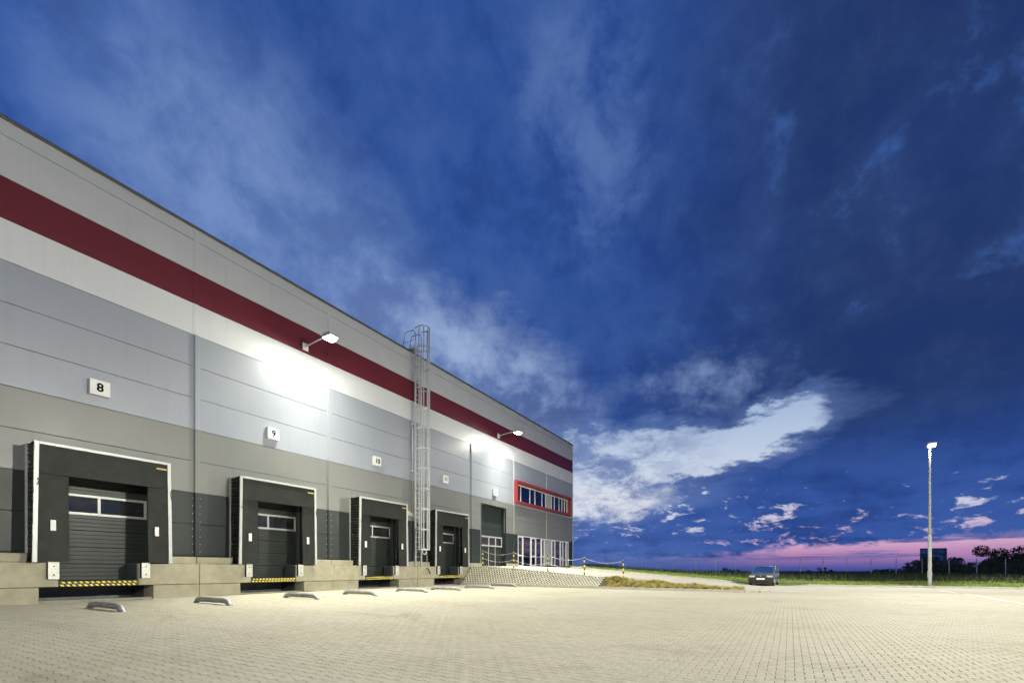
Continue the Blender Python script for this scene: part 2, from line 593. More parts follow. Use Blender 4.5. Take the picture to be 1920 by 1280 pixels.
def structure(o, label=None, cat=None):
    o['kind'] = 'structure'
    if label: o['label'] = label
    if cat: o['category'] = cat
    return o


def dup(root, loc, label, rz=None):
    """a copy of a thing with copies of its parts and sub-parts (mesh data shared)"""
    r = root.copy()
    COL.objects.link(r)
    r.location = loc
    if rz is not None: r.rotation_euler = (0, 0, rz)
    r['label'] = label
    for ch in list(root.children):
        c = ch.copy()
        COL.objects.link(c)
        c.parent = r
        for g in list(ch.children):
            d = g.copy()
            COL.objects.link(d)
            d.parent = c
    return r


def grid_mesh(xs, ys, fz):
    nx, ny = len(xs), len(ys)
    v = [(x, y, fz(x, y)) for x in xs for y in ys]
    f = [(i * ny + j, (i + 1) * ny + j, (i + 1) * ny + j + 1, i * ny + j + 1) for i in range(nx - 1) for j in range(ny - 1)]
    return v, f


def sheet(name, xs, ys, fz, m, parent=None, smooth=True):
    v, f = grid_mesh(xs, ys, fz)
    me = bpy.data.meshes.new(name)
    me.from_pydata(v, [], f)
    me.polygons.foreach_set('use_smooth', [smooth] * len(f))
    me.materials.append(m)
    return link(name, me, parent)


def lins(a, b, n): return [a + (b - a) * i / n for i in range(n + 1)]


# ------------------------------------------------------------------ ground heights
RAMP_X0, RAMP_X1 = 26.35, 37.5


def yard_z(x, y):
    return max(y, -22) * max(.006, .0195 - .0005 * max(x, -10)) if y < 0 else 0.0


def ramp_z(x, y):
    r = 1.2 - .0855 * max(0.0, -y - 2.0)
    return max(r, yard_z(x, y))


def fence_z(y): return .17 + (y + 41) / 47 * .43


def verge_z(x, y):
    e = (ramp_z(37.5, y) if y < 0 else 1.2) + .10 - (.11 if -19.9 < y < -15.0 and x < 40 else 0)
    if x <= 70:
        k = max(0.0, min(1.0, (x - 37.6) / 32.0))
        k = k * k * (3 - 2 * k)
        return e + (fence_z(max(-60, min(20, y))) - e) * k + .04 * sin(x * .9 + y * .5) * min(1, max(0, (x - 38.5)))
    k = min(1.0, (x - 70) / 60.0)
    return fence_z(max(-60, min(20, y))) * (1 - k) - 2.2 * k * (2 - k) - .0012 * max(0, x - 130)


# ------------------------------------------------------------------ the warehouse
SEAMX = [-2.16 + 5.88 * i for i in range(9)]
SEAMX[-1] = 45.0
SEAMZ = [1.46 + 1.15 * k for k in range(11)] + [13.46]
ROWMAT = [M_dark, M_dark, M_mid, M_mid, M_light, M_light, M_light, M_white, M_red, M_silver, M_silver]
DOCKS = [5.02, 10.80, 16.70, 22.53]
WALL_T = .16

wh = thing('warehouse', 'long grey warehouse with a dark red stripe and loading docks', 'warehouse')
OPEN = [(d + .15, d + 3.25, 0.0, 4.05) for d in DOCKS]
OPEN.append((28.44, 31.83, 1.2, 5.6))
OPEN.append((33.35, 43.85, 6.40, 7.82))
OPEN.append((33.76, 44.12, 1.2, 3.735))


def cut(rects, o):
    out = []
    for (x0, x1, z0, z1) in rects:
        a0, a1, b0, b1 = max(x0, o[0]), min(x1, o[1]), max(z0, o[2]), min(z1, o[3])
        if a0 >= a1 - 1e-4 or b0 >= b1 - 1e-4:
            out.append((x0, x1, z0, z1))
            continue
        if x0 < a0 - .01: out.append((x0, a0, z0, z1))
        if a1 < x1 - .01: out.append((a1, x1, z0, z1))
        if z0 < b0 - .01: out.append((a0, a1, z0, b0))
        if b1 < z1 - .01: out.append((a0, a1, b1, z1))
    return out


GAP = .007
for bi in range(len(SEAMX) - 1):
    for ri in range(11):
        rects = [(SEAMX[bi] + .01, SEAMX[bi + 1] - .01, SEAMZ[ri] + GAP, SEAMZ[ri + 1] - GAP)]
        for o in OPEN:
            rects = cut(rects, o)
        rects = [r for r in rects if r[1] - r[0] > .02 and r[3] - r[2] > .02]
        if not rects: continue
        for (x0, x1, z0, z1) in rects:
            MB().box(x0, 0, z0, x1, WALL_T, z1, .006).obj('wall_panel', ROWMAT[ri], wh)
# dark core behind the panel joints, with the same openings
core = [(SEAMX[0], 44.97, .02, 13.44)]
for o in OPEN:
    core = cut(core, (o[0] - .001, o[1] + .001, o[2], o[3] + .001))
b = MB()
for (x0, x1, z0, z1) in core:
    b.box(x0, .03, z0, x1, .20, z1)
b.obj('wall_core', M_core, wh)
# cover strips over the panel ends: a top-hat section
for i, x in enumerate(SEAMX[1:-1]):
    for (z0, z1, mt) in ((1.46, 3.755, M_dark), (3.765, 6.055, M_mid), (6.065, 9.505, M_light), (9.515, 10.655, M_white), (10.665, 11.805, M_red), (11.815, 13.45, M_silver)):
        segs = [(z0, z1)]
        if i == 7 - 1:
            segs = {1.46: [], 3.755: []}.get(z0, segs)
        new = []
        for (a, c) in segs:
            if x > 33.3 and x < 44:                  # interrupted by the red window and the glazed front
                for (p, q) in ((1.2, 3.75), (6.15, 8.05)):
                    if a < q and c > p:
                        if a < p: new.append((a, p))
                        if c > q: new.append((q, c))
                        break
                else:
                    new.append((a, c))
            else:
                new.append((a, c))
        for (a, c) in new:
            if c - a < .03: continue
            dp, w = (.07, .15) if c < 10.6 else (.012, .10)
            b = MB()
            b.prism([(x - w, -.003), (x - w, -.008), (x - w + .05, -.008), (x - w + .085, -dp), (x + w - .085, -dp), (x + w - .05, -.008), (x + w, -.008), (x + w, -.003)], 'z', a, c)
            b.obj('cover_strip', mt, wh)
# rows of screws on the lower cover strips
b = MB()
for x in SEAMX[2:6]:
    for s in (-.135, .135):
        for k in range(8):
            z = 1.6 + k * .28
            b.box(x + s - .012, -.018, z - .012, x + s + .012, -.008, z + .012)
o = b.obj('screw_row', M_alu, wh)
# parapet cap, roof, gable and rear walls
b = MB()
b.prism([(-.05, 13.38), (-.05, 13.475), (-.03, 13.50), (.42, 13.53), (.45, 13.50), (.45, 13.35), (.44, 13.35), (.44, 13.48), (-.035, 13.455), (-.035, 13.38)][::-1], 'x', SEAMX[0], 45.06)
b.obj('parapet_cap', M_cap, wh)
MB().box(SEAMX[0], .45, 12.9, 44.9, 60, 13.1).obj('roof', M_cap, wh)
gable = [(0.21, 60, .9, 13.44)]
GWIN = [(.75, 1.45, 6.62, 7.42), (1.75, 2.45, 6.62, 7.42), (2.75, 3.45, 6.62, 7.42)]
for g_ in GWIN:
    gable = cut(gable, g_)
b = MB()
for (y0, y1, z0, z1) in gable:
    b.box(44.80, y0, z0, 44.98, y1, z1)
b.obj('gable_wall', M_mid, wh)
MB().box(SEAMX[0], 60.02, 0, 44.98, 60.2, 13.4).obj('rear_wall', M_mid, wh)
MB().box(SEAMX[0] - .2, .21, 0, SEAMX[0] - .01, 60, 13.4).obj('gable_wall', M_mid, wh)
b = MB()
b.prism([(44.995, -.012), (45.045, -.012), (45.045, .25), (45.0, .25), (45.0, .004), (44.995, .004)], 'z', 1.2, 13.40)
b.obj('corner_trim', M_trim, wh)


# sectional dock doors, set back in the openings
def window_grid(parent, xs, z0, z1, y, fw, panes_mat, frame_mat, depth=.05):
    b = MB()
    for x in xs:
        b.box(x - fw / 2, y - depth, z0, x + fw / 2, y + .01, z1, .004)
    for z in (z0, z1):
        b.box(xs[0] - fw / 2, y - depth - .003, z - fw / 2, xs[-1] + fw / 2, y + .013, z + fw / 2, .004)
    fr = b.obj('window_frame', frame_mat, parent)
    for i in range(len(xs) - 1):
        MB().box(xs[i] + fw / 2, y - .025, z0 + fw / 2, xs[i + 1] - fw / 2, y - .015, z1 - fw / 2).obj('pane', panes_mat, parent)
    return fr


def section_mesh(x0, x1, z0, z1, y):
    """one door section with pressed ribs"""
    b = MB()
    n = max(1, round((z1 - z0) / .125))
    pts = []
    for k in range(n):
        a = z0 + (z1 - z0) * k / n
        c = z0 + (z1 - z0) * (k + 1) / n
        pts += [(y - .0, a + .004), (y - .012, a + .014), (y - .012, c - .004), (y - .0, c - .0)]
    pts += [(y + .05, z1), (y + .05, z0)]
    b.prism(pts, 'x', x0, x1)
    return b


YD = .33
for di, d in enumerate(DOCKS):
    dr = MB()
    dr.box(d + .151, .205, 0.1, d + .22, .40, 4.04).box(d + 3.18, .205, 0.1, d + 3.249, .40, 4.04).box(d + .221, .205, 3.92, d + 3.179, .40, 4.045)
    door = dr.obj('dock_door', M_steel, wh)
    for (a, c) in ((.62, 1.13), (1.135, 1.65), (1.655, 2.17), (2.175, 2.66), (3.30, 3.90)):
        section_mesh(d + .225, d + 3.175, a, c, YD).obj('door_section', M_door, door)
    window_grid(door, [d + .30, d + 1.82, d + 3.10], 2.70, 3.26, YD + .02, .075, M_glass, M_doorframe)
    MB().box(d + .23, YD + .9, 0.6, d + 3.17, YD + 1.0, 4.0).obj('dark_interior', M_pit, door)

# bay door 12 at ramp level
dr = MB()
dr.box(28.44 - .06, -.035, 1.2, 28.44 + .03, .40, 5.66).box(31.80, -.035, 1.2, 31.86, .03, 5.66).box(31.835, .03, 1.2, 31.86, .42, 5.6).box(28.475, -.035, 5.605, 31.795, .0, 5.66)
door12 = dr.obj('bay_door', M_dark, wh)
MB().box(28.44 - .085, -.045, 1.2, 28.44 - .065, -.0, 5.68).box(28.44 - .085, -.046, 5.685, 31.88, -.001, 5.705).obj('door_trim', M_alu, door12)
for (a, c) in ((1.22, 1.94), (1.945, 2.66), (3.43, 3.95), (3.955, 4.5), (4.505, 5.05), (5.055, 5.6)):
    MB().box(28.475, YD + .02, a, 31.8, YD + .07, c, .006).obj('door_section', M_door, door12)
window_grid(door12, [28.53, 29.93, 30.86, 31.74], 2.72, 3.38, YD + .01, .10, M_glass, M_doorframe)
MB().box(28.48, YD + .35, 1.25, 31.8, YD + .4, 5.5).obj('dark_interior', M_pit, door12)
MB().box(29.91, YD - .01, 1.22, 29.97, YD + .019, 2.66).box(30.83, YD - .01, 1.22, 30.89, YD + .019, 2.66).obj('wicket_frame', M_doorframe, door12)
MB().box(30.02, YD - .03, 2.05, 30.14, YD - .0, 2.09).obj('handle', M_black, door12)

# ground-floor glazing and the red-framed window
GX = [33.80, 34.75, 36.10, 37.05, 38.05, 38.72, 40.18, 40.95, 42.10, 42.80, 43.45, 44.06]


def strip_window(name, y, z0, z1, rail_z, xs, panel_i, sash_i, frame_mat):
    w = MB()
    fw = .075
    for x in xs:
        w.box(x - fw / 2, y - .05, z0, x + fw / 2, y + .03, z1, .004)
    for z in (z0 + .035, z1 - .035):
        w.box(xs[0] - fw / 2, y - .053, z - .045, xs[-1] + fw / 2, y + .033, z + .045, .004)
    fr = w.obj(name, frame_mat, wh)
    for i in range(len(xs) - 1):
        a, c = xs[i] + fw / 2 + .001, xs[i + 1] - fw / 2 - .001
        if i == panel_i:
            MB().box(a, y - .03, z0 + .081, c, y + .0, z1 - .081, .004).obj('infill_panel', M_winpanel, fr)
            continue
        if i in sash_i:
            s = MB()
            for (p, q, r_, t_) in ((a, a + .07, z0 + .081, z1 - .081), (c - .07, c, z0 + .081, z1 - .081)):
                s.box(p, y - .075, r_, q, y - .01, t_, .004)
            for zz in ([z0 + .115, z1 - .115] + ([rail_z] if rail_z else [])):
                s.box(a + .07, y - .074, zz - .04, c - .07, y - .012, zz + .04)
            s.obj('sash', frame_mat, fr)
        MB().box(a, y - .008, z0 + .081, c, y + .002, z1 - .081).obj('pane', M_glass2, fr)
    return fr


strip_window('glazed_front', .10, 1.2, 3.73, 2.12, GX, 5, (0, 2, 4, 6, 8, 10), M_winalu)
UX = [33.45, 34.15, 35.85, 36.80, 38.35, 39.0, 40.15, 40.85, 41.85, 42.40, 43.25, 43.80]
UX = [33.43, 34.42, 36.02, 36.95, 38.3, 39.05, 40.25, 40.9, 41.95, 42.6, 43.2, 43.78]
strip_window('office_window', .13, 6.42, 7.80, None, UX, 5, (), M_winalu)
# red box frame standing proud of the facade
b = MB()
X0, X1, Z0, Z1, Tk = 33.05, 44.05, 6.20, 8.02, .24
for (a, c, e, g_) in ((X0, X0 + Tk, Z0, Z1), (X1 - Tk, X1, Z0, Z1)):
    b.box(a, -.30, e, c, -.002, g_, .01)
for (e, g_) in ((Z0 + .001, Z0 + Tk - .03), (Z1 - Tk + .03, Z1 - .001)):
    b.box(X0 + Tk, -.297, e, X1 - Tk, -.003, g_, .01)
b.obj('red_window_surround', M_redframe, wh)
# the rooms behind
b = MB()
for (z0, z1) in ((1.19, 4.3), (6.0, 8.6)):
    b.quad((32.0, 6.0, z0), (44.79, 6.0, z0), (44.79, 6.0, z1), (32.0, 6.0, z1))
    b.quad((32.0, .2, z0), (32.0, 6, z0), (32.0, 6, z1), (32.0, .2, z1))
    b.quad((32.0, .2, z0), (44.79, .2, z0), (44.79, 6, z0), (32.0, 6, z0))
    b.quad((32.0, .2, z1), (32.0, 6, z1), (44.79, 6, z1), (44.79, .2, z1))
b.obj('office_rooms', M_room, wh)
for (a, c) in ((33.95, 36.0), (40.3, 42.0), (42.2, 43.3)):
    b = MB()
    n = int((c - a) / .1)
    for k in range(n):
        b.box(a + k * .1, .27, 1.32, a + k * .1 + .085, .35, 1.78)
    b.obj('radiator', M_radiator, wh)
for (y0, y1, z0, z1) in GWIN:
    b = MB()
    for (p, q, r_, t_) in ((y0, y0 + .05, z0, z1), (y1 - .05, y1, z0, z1)):
        b.box(44.85, p, r_, 44.93, q, t_)
    b.obj('gable_window', M_winalu, wh)
# concrete plinth between door 12 and the glazing, and doorstep
MB().box(31.90, -.06, 1.19, 33.72, .15, 1.455, .008).obj('plinth', M_conc, wh)
MB().box(44.16, -.04, 1.19, 44.97, .15, 1.455, .008).obj('plinth', M_dark, wh)
MB().box(44.16, -.001, 1.46, 44.17, .15, 3.73).obj('reveal', M_dark, wh)

# ------------------------------------------------------------------ precast concrete dock wall
dw = thing('dock_wall', 'pale precast concrete dock wall in two tiers under the shelters', 'dock wall')


def block(x0, x1, y0, z0, z1, y1=.20, ch=.012, m=M_conc):
    MB().box(x0 + .008, y0, z0, x1 - .008, y1, z1, ch).obj('concrete_block', m, dw)


edges_u, edges_l = [], []
LOW_Y, UP_Y, PL_Y = -.46, -.50, -.30
prev_u, prev_l = -2.1, -2.1
for i, d in enumerate(DOCKS):
    ju = {0: 3.6, 1: 9.46, 2: 15.36, 3: 21.2}[i]
    block(prev_u, ju, UP_Y, .455, 1.155)
    block(ju, d + .58, UP_Y, .455, 1.155)
    block(prev_l, ju + .02, LOW_Y, -.25, .44)
    block(ju + .02, d + .18, LOW_Y, -.25, .44)
    # plinth course on top, interrupted by the shelter
    pu = -2.1 if i == 0 else DOCKS[i - 1] + 3.42
    block(pu, ju, PL_Y, 1.16, 1.41, -.002)
    block(ju, d - .02, PL_Y, 1.16, 1.41, -.002)
    prev_u, prev_l = d + 2.56, d + 3.0
block(prev_u, 27.1, UP_Y, .455, 1.155)
block(prev_l, 26.4, LOW_Y, -.25, .44)
block(25.97, 28.3, PL_Y, 1.16, 1.41, -.002)
for d in DOCKS:
    b = MB()
    b.box(d + .18, 1.10, -.25, d + 3.0, 1.16, .44)
    b.box(d + .10, .205, -.25, d + .178, 1.16, .44).box(d + 3.002, .205, -.25, d + 3.08, 1.16, .44)
    b.obj('pit_wall', M_steel, dw)
    MB().box(d + .10, .29, .445, d + 3.08, 1.16, .47).obj('pit_roof', M_pit, dw)
    # concrete skirting along the pit foot
    MB().box(d + .19, -.40, -.25, d + 2.99, -.30, .055, .01).obj('pit_kerb', M_conc2, dw)


# ------------------------------------------------------------------ dock shelters, levellers, bumpers (built at x = 0, copied along the wall)
def make_shelter():
    t = thing('dock_shelter', '', 'dock shelter', (0, 0, 0), 0, 'dock shelters along the warehouse wall')
    W_, Zt, Zb, Dp = 3.40, 4.53, 1.16, -.71
    # front frame: slightly splayed legs
    sp = .045
    for s in (0, 1):
        b = MB()
        x = (lambda v: v) if s == 0 else (lambda v: W_ - v)
        P = [(x(-sp), Zb), (x(-sp + .10), Zb), (x(.10), Zt), (x(0.0), Zt)]
        if s: P = P[::-1]
        b.prism(P, 'y', Dp - .03, Dp + .03)
        b.obj('side_post', M_alu, t)
    MB().box(.101, Dp - .034, Zt - .075, W_ - .101, Dp + .034, Zt + .004, .006).obj('top_rail', M_alu, t)
    # wall frame
    b = MB()
    b.box(0, -.045, Zb + .26, .05, -.003, Zt).box(W_ - .05, -.045, Zb + .26, W_, -.003, Zt).box(.051, -.045, Zt - .05, W_ - .051, -.003, Zt)
    b.obj('wall_frame', M_alu, t)
    # pleated sides
    for s in (0, 1):
        b = MB()
        n = 26
        x0 = .035 if s == 0 else W_ - .035
        for k in range(n):
            z0 = Zb + (Zt - .06 - Zb) * k / n
            z1 = Zb + (Zt - .06 - Zb) * (k + 1) / n
            zm = (z0 + z1) / 2
            sg = 1 if s == 0 else -1
            j = [rnd.uniform(-.012, .012) for _ in range(5)]
            ys = [-.045, -.22, -.40, -.55, Dp + .03]
            top = [(x0 + sg * .0, y, z1 + j[i]) for i, y in enumerate(ys)]
            bot = [(x0 + sg * .0, y, z0 + j[(i + 2) % 5]) for i, y in enumerate(ys)]
            mid = [(x0 + sg * (.07 + j[i]), y, zm + j[i]) for i, y in enumerate(ys)]
            for i in range(4):
                b.quad(bot[i], mid[i], mid[i + 1], bot[i + 1])
                b.quad(mid[i], top[i], top[i + 1], mid[i + 1])
        b.obj('pleated_side', M_pleat, t)
    # roof cloth, sagging a little
    b = MB()
    nx = 8
    for i in range(nx):
        xa, xb = W_ * i / nx, W_ * (i + 1) / nx
        for (ya, yb, za, zb_) in ((-.046, -.38, .0, -.035), (-.38, Dp + .034, -.035, -.0)):
            b.quad((xa, ya, Zt - .012 + za), (xa, yb, Zt - .012 + zb_), (xb, yb, Zt - .012 + zb_), (xb, ya, Zt - .012 + za), True)
    b.obj('roof_cloth', M_fabric, t)
    # front curtains with a soft buckle
    def curtain(x0, x1, z0, z1, y, bend):
        b = MB()
        nx, nz = 8, 16
        P = [[None] * (nz + 1) for _ in range(nx + 1)]
        for i in range(nx + 1):
            for k in range(nz + 1):
                u, w = i / nx, k / nz
                yy = y + bend * sin(pi * w) * u + .010 * sin(7 * w + 3 * u) * u
                P[i][k] = (x0 + (x1 - x0) * u, yy, z0 + (z1 - z0) * w)
        for i in range(nx):
            for k in range(nz):
                q = (P[i][k], P[i + 1][k], P[i + 1][k + 1], P[i][k + 1])
                b.quad(*(q if x1 > x0 else q[::-1]), True)
                q2 = tuple((p[0], p[1] + .012, p[2]) for p in q)
                b.quad(*(q2[::-1] if x1 > x0 else q2), True)
        b.quad((x1, P[nx][0][1], z0), (x1, P[nx][0][1] + .012, z0), (x1, P[nx][nz][1] + .012, z1), (x1, P[nx][nz][1], z1))
        return b
    curtain(.055, .76, Zb + .02, Zt - .08, Dp + .02, .035).obj('side_curtain', M_fabric, t)
    curtain(W_ - .055, W_ - .64, Zb + .02, Zt - .08, Dp + .02, .05).obj('side_curtain', M_fabric, t)
    b = MB()
    n = 14
    for i in range(n):
        xa, xb = .10 + (W_ - .2) * i / n, .10 + (W_ - .2) * (i + 1) / n
        ya, yb = [Dp - .004 + .012 * sin(i_ * 1.1) for i_ in (i, i + 1)]
        b.quad((xa, Dp + .001, Zt - .074), (xa, ya - .008, 3.65), (xb, yb - .008, 3.65), (xb, Dp + .001, Zt - .074), True)
        b.quad((xb, Dp + .016, Zt - .074), (xb, yb + .008, 3.65), (xa, ya + .008, 3.65), (xa, Dp + .016, Zt - .074), True)
        b.quad((xa, ya - .008, 3.65), (xa, ya + .008, 3.65), (xb, yb + .008, 3.65), (xb, yb - .008, 3.65))
    b.obj('head_curtain', M_fabric, t)
    for (x, w) in ((.40, .115), (2.99, .115)):
        MB().box(x - w / 2, Dp - .022, 2.06, x + w / 2, Dp + .004, 2.36).obj('marker_strip', M_marker, t)
    b = MB()
    xx = 2.98
    for k, w in enumerate((.03, .035, .028, .035, .03, .034, .03)):
        b.box(xx + k * .043, Dp - .030, 4.265, xx + k * .043 + w, Dp - .018, 4.315)
    b.obj('maker_mark', M_gold, t)
    # tie ropes hanging at the posts
    MB().tube([(W_ + .01, Dp - .02, 3.62), (W_ - .015, Dp - .05, 3.45), (W_ + .03, Dp - .02, 3.25)], .010, 5).tube([(.06, Dp - .05, 3.5), (.09, Dp - .06, 3.42), (.045, Dp - .04, 3.3)], .010, 5).obj('tie_rope', M_black, t)
    return t


def make_leveller():
    t = thing('dock_leveller', '', 'dock leveller', (0, 0, 0), 0, 'dock levellers between the bumpers')
    MB().box(.60, -.49, .452, 2.53, -.46, .615, .004).obj('lip_plate', M_black, t)
    MB().box(.60, -.455, .47, 2.53, .28, .60).obj('platform', M_steel, t)
    for r_, z in enumerate((.462, .548)):
        for k in range(14):
            x = .615 + k * .1365 + (.03 if r_ else 0)
            if x > 2.45: continue
            b = MB()
            b.prism([(x + .035, z), (x + .105, z), (x + .065, z + .055), (x - .005, z + .055)], 'y', -.4945, -.4905)
            b.obj('hazard_stripe', M_yellow, t)
    for x in (.588, 2.535):
        MB().box(x - .006, -.485, .46, x + .006, .2, 1.14).obj('side_plate', M_steel, t)
    return t


def make_bumper():
    t = thing('dock_bumper', '', 'dock bumper', (0, 0, 0), 0, 'steel-faced dock bumpers')
    MB().box(0, -.58, .68, .25, -.503, 1.16, .01).obj('rubber_block', M_rubber, t)
    MB().box(.008, -.605, .675, .256, -.583, 1.175, .008).obj('face_plate', M_bump, t)
    for z in (.80, 1.05):
        b = MB()
        b.tube([(.132, -.606, z), (.132, -.611, z)], [.040, .034], 12)
        w = b.obj('bolt_socket', M_bump, t)
        MB().tube([(.135, -.609, z), (.135, -.6125, z)], .020, 10).obj('bolt_hole', M_rubber, w)
    return t


sh0, lv0, bu0 = make_shelter(), make_leveller(), make_bumper()
DNAME = ['the dock nearest the viewer', 'the second dock from the viewer', 'the dock just before the caged ladder', 'the dock just past the caged ladder']
for i, d in enumerate(DOCKS):
    ls = ['black dock shelter under the sign 8, largest and nearest the viewer', 'black dock shelter under the sign 9, between the first two wide gaps', 'black dock shelter under the sign 10, just before the caged ladder', 'smallest black dock shelter, under the sign 11, just past the caged ladder'][i]
    ll = f'leveller lip with yellow and black hazard stripes at {DNAME[i]}'
    lb = [f'steel-faced bumper on the near side of {DNAME[i]}', f'steel-faced bumper on the far side of {DNAME[i]}']
    if i == 0:
        for o, l in ((sh0, ls), (lv0, ll)):
            o.location.x = d
            o['label'] = l
        bu0.location.x = d + .315
        bu0['label'] = lb[0]
        dup(bu0, (d + 2.60, 0, 0), lb[1])
    else:
        dup(sh0, (d, 0, 0), ls)
        dup(lv0, (d, 0, 0), ll)
        dup(bu0, (d + .315, 0, 0), lb[0])
        dup(bu0, (d + 2.60, 0, 0), lb[1])


# ------------------------------------------------------------------ number signs
def text_mesh(body, size, ext):
    cu = bpy.data.curves.new('numeral', 'FONT')
    cu.body = body
    cu.size = size
    cu.extrude = ext
    cu.offset = size * .028
    cu.align_x, cu.align_y = 'CENTER', 'CENTER'
    cu.resolution_u = 6
    ob = bpy.data.objects.new('numeral_source', cu)
    COL.objects.link(ob)
    bpy.context.view_layer.update()
    me = bpy.data.meshes.new_from_object(ob.evaluated_get(bpy.context.evaluated_depsgraph_get()))
    bpy.data.objects.remove(ob)
    me.name = 'numeral'
    me.materials.clear()
    me.materials.append(M_ink)
    return me


for i, (x, n) in enumerate(((6.71, '8'), (12.58, '9'), (18.46, '10'), (24.27, '11'), (30.18, '12'))):
    where = ['above the dock shelter nearest the left edge', 'above the second dock shelter', 'above the shelter left of the ladder', 'right of the caged ladder', 'above the tall ramp door'][i]
    t = thing('number_sign', f'white square sign reading {n} {where}', 'sign', (x, -.004, 6.63), 0, 'dock number signs')
    MB().box(-.26, -.13, -.235, .26, 0, .235, .008).obj('sign_box', M_sign, t)
    o = link('numeral', text_mesh(n, .36 if len(n) == 1 else .34, .003), t, (0, -.134, 0), (pi / 2, 0, 0))

# ------------------------------------------------------------------ caged ladder
LX0, LX1, LY = 21.15, 21.65, -.36
lad = thing('caged_ladder', 'galvanised ladder with a round safety cage from yard to roof', 'ladder')
for x in (LX0, LX1):
    MB().box(x - .035, LY - .04, .12, x + .035, LY + .04, 13.6, .005).obj('stile', M_galv, lad)
b = MB()
z = .3
while z < 13.6:
    b.tube([(LX0 + .03, LY, z), (LX1 - .03, LY, z)], .014, 6)
    z += .28
b.obj('rung_set', M_galv, lad)
cxl = (LX0 + LX1) / 2


def hoop_pts(n=14):
    P = [(LX0 - .03, LY)]
    for k in range(n + 1):
        a = pi + pi * k / n
        P.append((cxl + .37 * cos(a), LY - .36 + .37 * sin(a)))
    P.append((LX1 + .03, LY))
    return P


for k in range(12):
    z = 2.1 + k * 1.145
    P = hoop_pts()
    b = MB()
    for i in range(len(P) - 1):
        p, q = Vector((P[i][0], P[i][1], 0)), Vector((P[i + 1][0], P[i + 1][1], 0))
        d_ = (q - p).normalized()
        nrm = Vector((d_.y, -d_.x, 0)) * .006
        for sgn in (1, -1):
            b.quad(p + nrm * sgn + Vector((0, 0, z - .03)), q + nrm * sgn + Vector((0, 0, z - .03)), q + nrm * sgn + Vector((0, 0, z + .03)), p + nrm * sgn + Vector((0, 0, z + .03)), True)
        for zz in (-.03, .03):
            b.quad(p + nrm + Vector((0, 0, z + zz)), q + nrm + Vector((0, 0, z + zz)), q - nrm + Vector((0, 0, z + zz)), p - nrm + Vector((0, 0, z + zz)))
    b.obj('cage_hoop', M_galv, lad)
for k in range(5):
    a = pi + pi * (k + .0) / 4
    x, y = cxl + .355 * cos(a), LY - .36 + .355 * sin(a)
    MB().box(x - .03, y - .014, 2.08, x + .03, y + .014, 14.72).obj('cage_bar', M_galv, lad)
for z in (1.4, 4.0, 6.6, 9.25, 11.9):
    for x in (LX0, LX1):
        MB().box(x - .035, LY + .036, z - .05, x + .035, -.037, z + .05).obj('wall_bracket', M_galv, lad)
for x in (LX0 - .02, LX1 + .02):
    MB().tube([(x, LY, 13.6), (x, LY - .02, 14.35), (x, LY + .12, 14.6), (x, LY + .65, 14.62), (x, LY + .78, 14.52), (x, LY + .95, 13.55)], .024, 8).tube([(x, LY + .02, 14.05), (x, LY + .86, 14.05)], .016, 6).obj('handrail', M_galv, lad)
MB().box(LX0 - .05, LY + .05, 13.58, LX1 + .05, LY + .75, 13.63).obj('step_plate', M_galv, lad)
# coil of cable hanging in the cage
b = MB()
for k in range(3):
    b.tube([(21.78 + (.17 + .012 * k) * cos(a), -.5 + .03 * k, 2.02 + (.19 - .01 * k) * sin(a) + .01 * k) for a in lins(0, 2 * pi, 20)[:-1]], .011, 6, closed=True)
tag(b.obj('cable_coil', M_chain), 'pale coil of cable hung on the foot of the ladder cage', 'cable coil')
t = thing('signal_box', 'small grey wall box with yellow top between shelter and ladder', 'signal box', (20.75, 0, 4.08))
MB().box(-.10, -.32, -.09, .22, -.18, .09, .01).obj('housing', M_lampbody, t)
MB().box(.02, -.178, -.03, .08, -.004, .03).obj('bracket', M_galv, t)
MB().prism([(-.10, .092), (.12, .092), (-.04, .17)], 'y', -.31, -.19).obj('beacon', M_signal, t)
t = thing('overflow_spout', 'dark bent pipe sticking out of the dock wall beside ladder', 'spout', (21.95, -.5, .98))
MB().tube([(0, .003, .05), (0, -.08, .05), (.02, -.14, 0), (.08, -.20, -.22)], .045, 10).obj('pipe', M_steel, t)
MB().tube([(.08, -.20, -.22), (.085, -.205, -.25)], [.055, .055], 10).obj('rim', M_steel, t)


# ------------------------------------------------------------------ floodlights on wall arms
def ies_text(name, pts, az=((0, 1.0),)):
    """a photometric table: vertical angle (deg from straight down) -> candela, one column per horizontal angle"""
    t = bpy.data.texts.new(name)
    t.write('IESNA:LM-63-1995\nTILT=NONE\n1 1000 1 %d %d 1 2 0 0 0\n1 1 0\n' % (len(pts), len(az)))
    t.write(' '.join('%g' % p[0] for p in pts) + '\n' + ' '.join('%g' % a[0] for a in az) + '\n')
    for a in az:
        t.write(' '.join('%g' % (p[1] * a[1]) for p in pts) + '\n')
    return t


def lamp_light(name, parent, loc, energy, ies, col=(1.0, .96, .80), radius=.12, rot=(0, 0, 0)):
    l = bpy.data.lights.new(name, 'POINT')
    l.energy = energy
    l.color = col
    l.shadow_soft_size = radius
    l.use_nodes = True
    T = NT(l.node_tree)
    e = T.n.get('Emission')
    ie = T.node('ShaderNodeTexIES', mode='INTERNAL')
    ie.ies = ies
    ie.inputs['Strength'].default_value = 1.0
    T.l.new(ie.outputs[0], e.inputs['Strength'])
    o = link(name, l, parent, loc, rot)
    return o


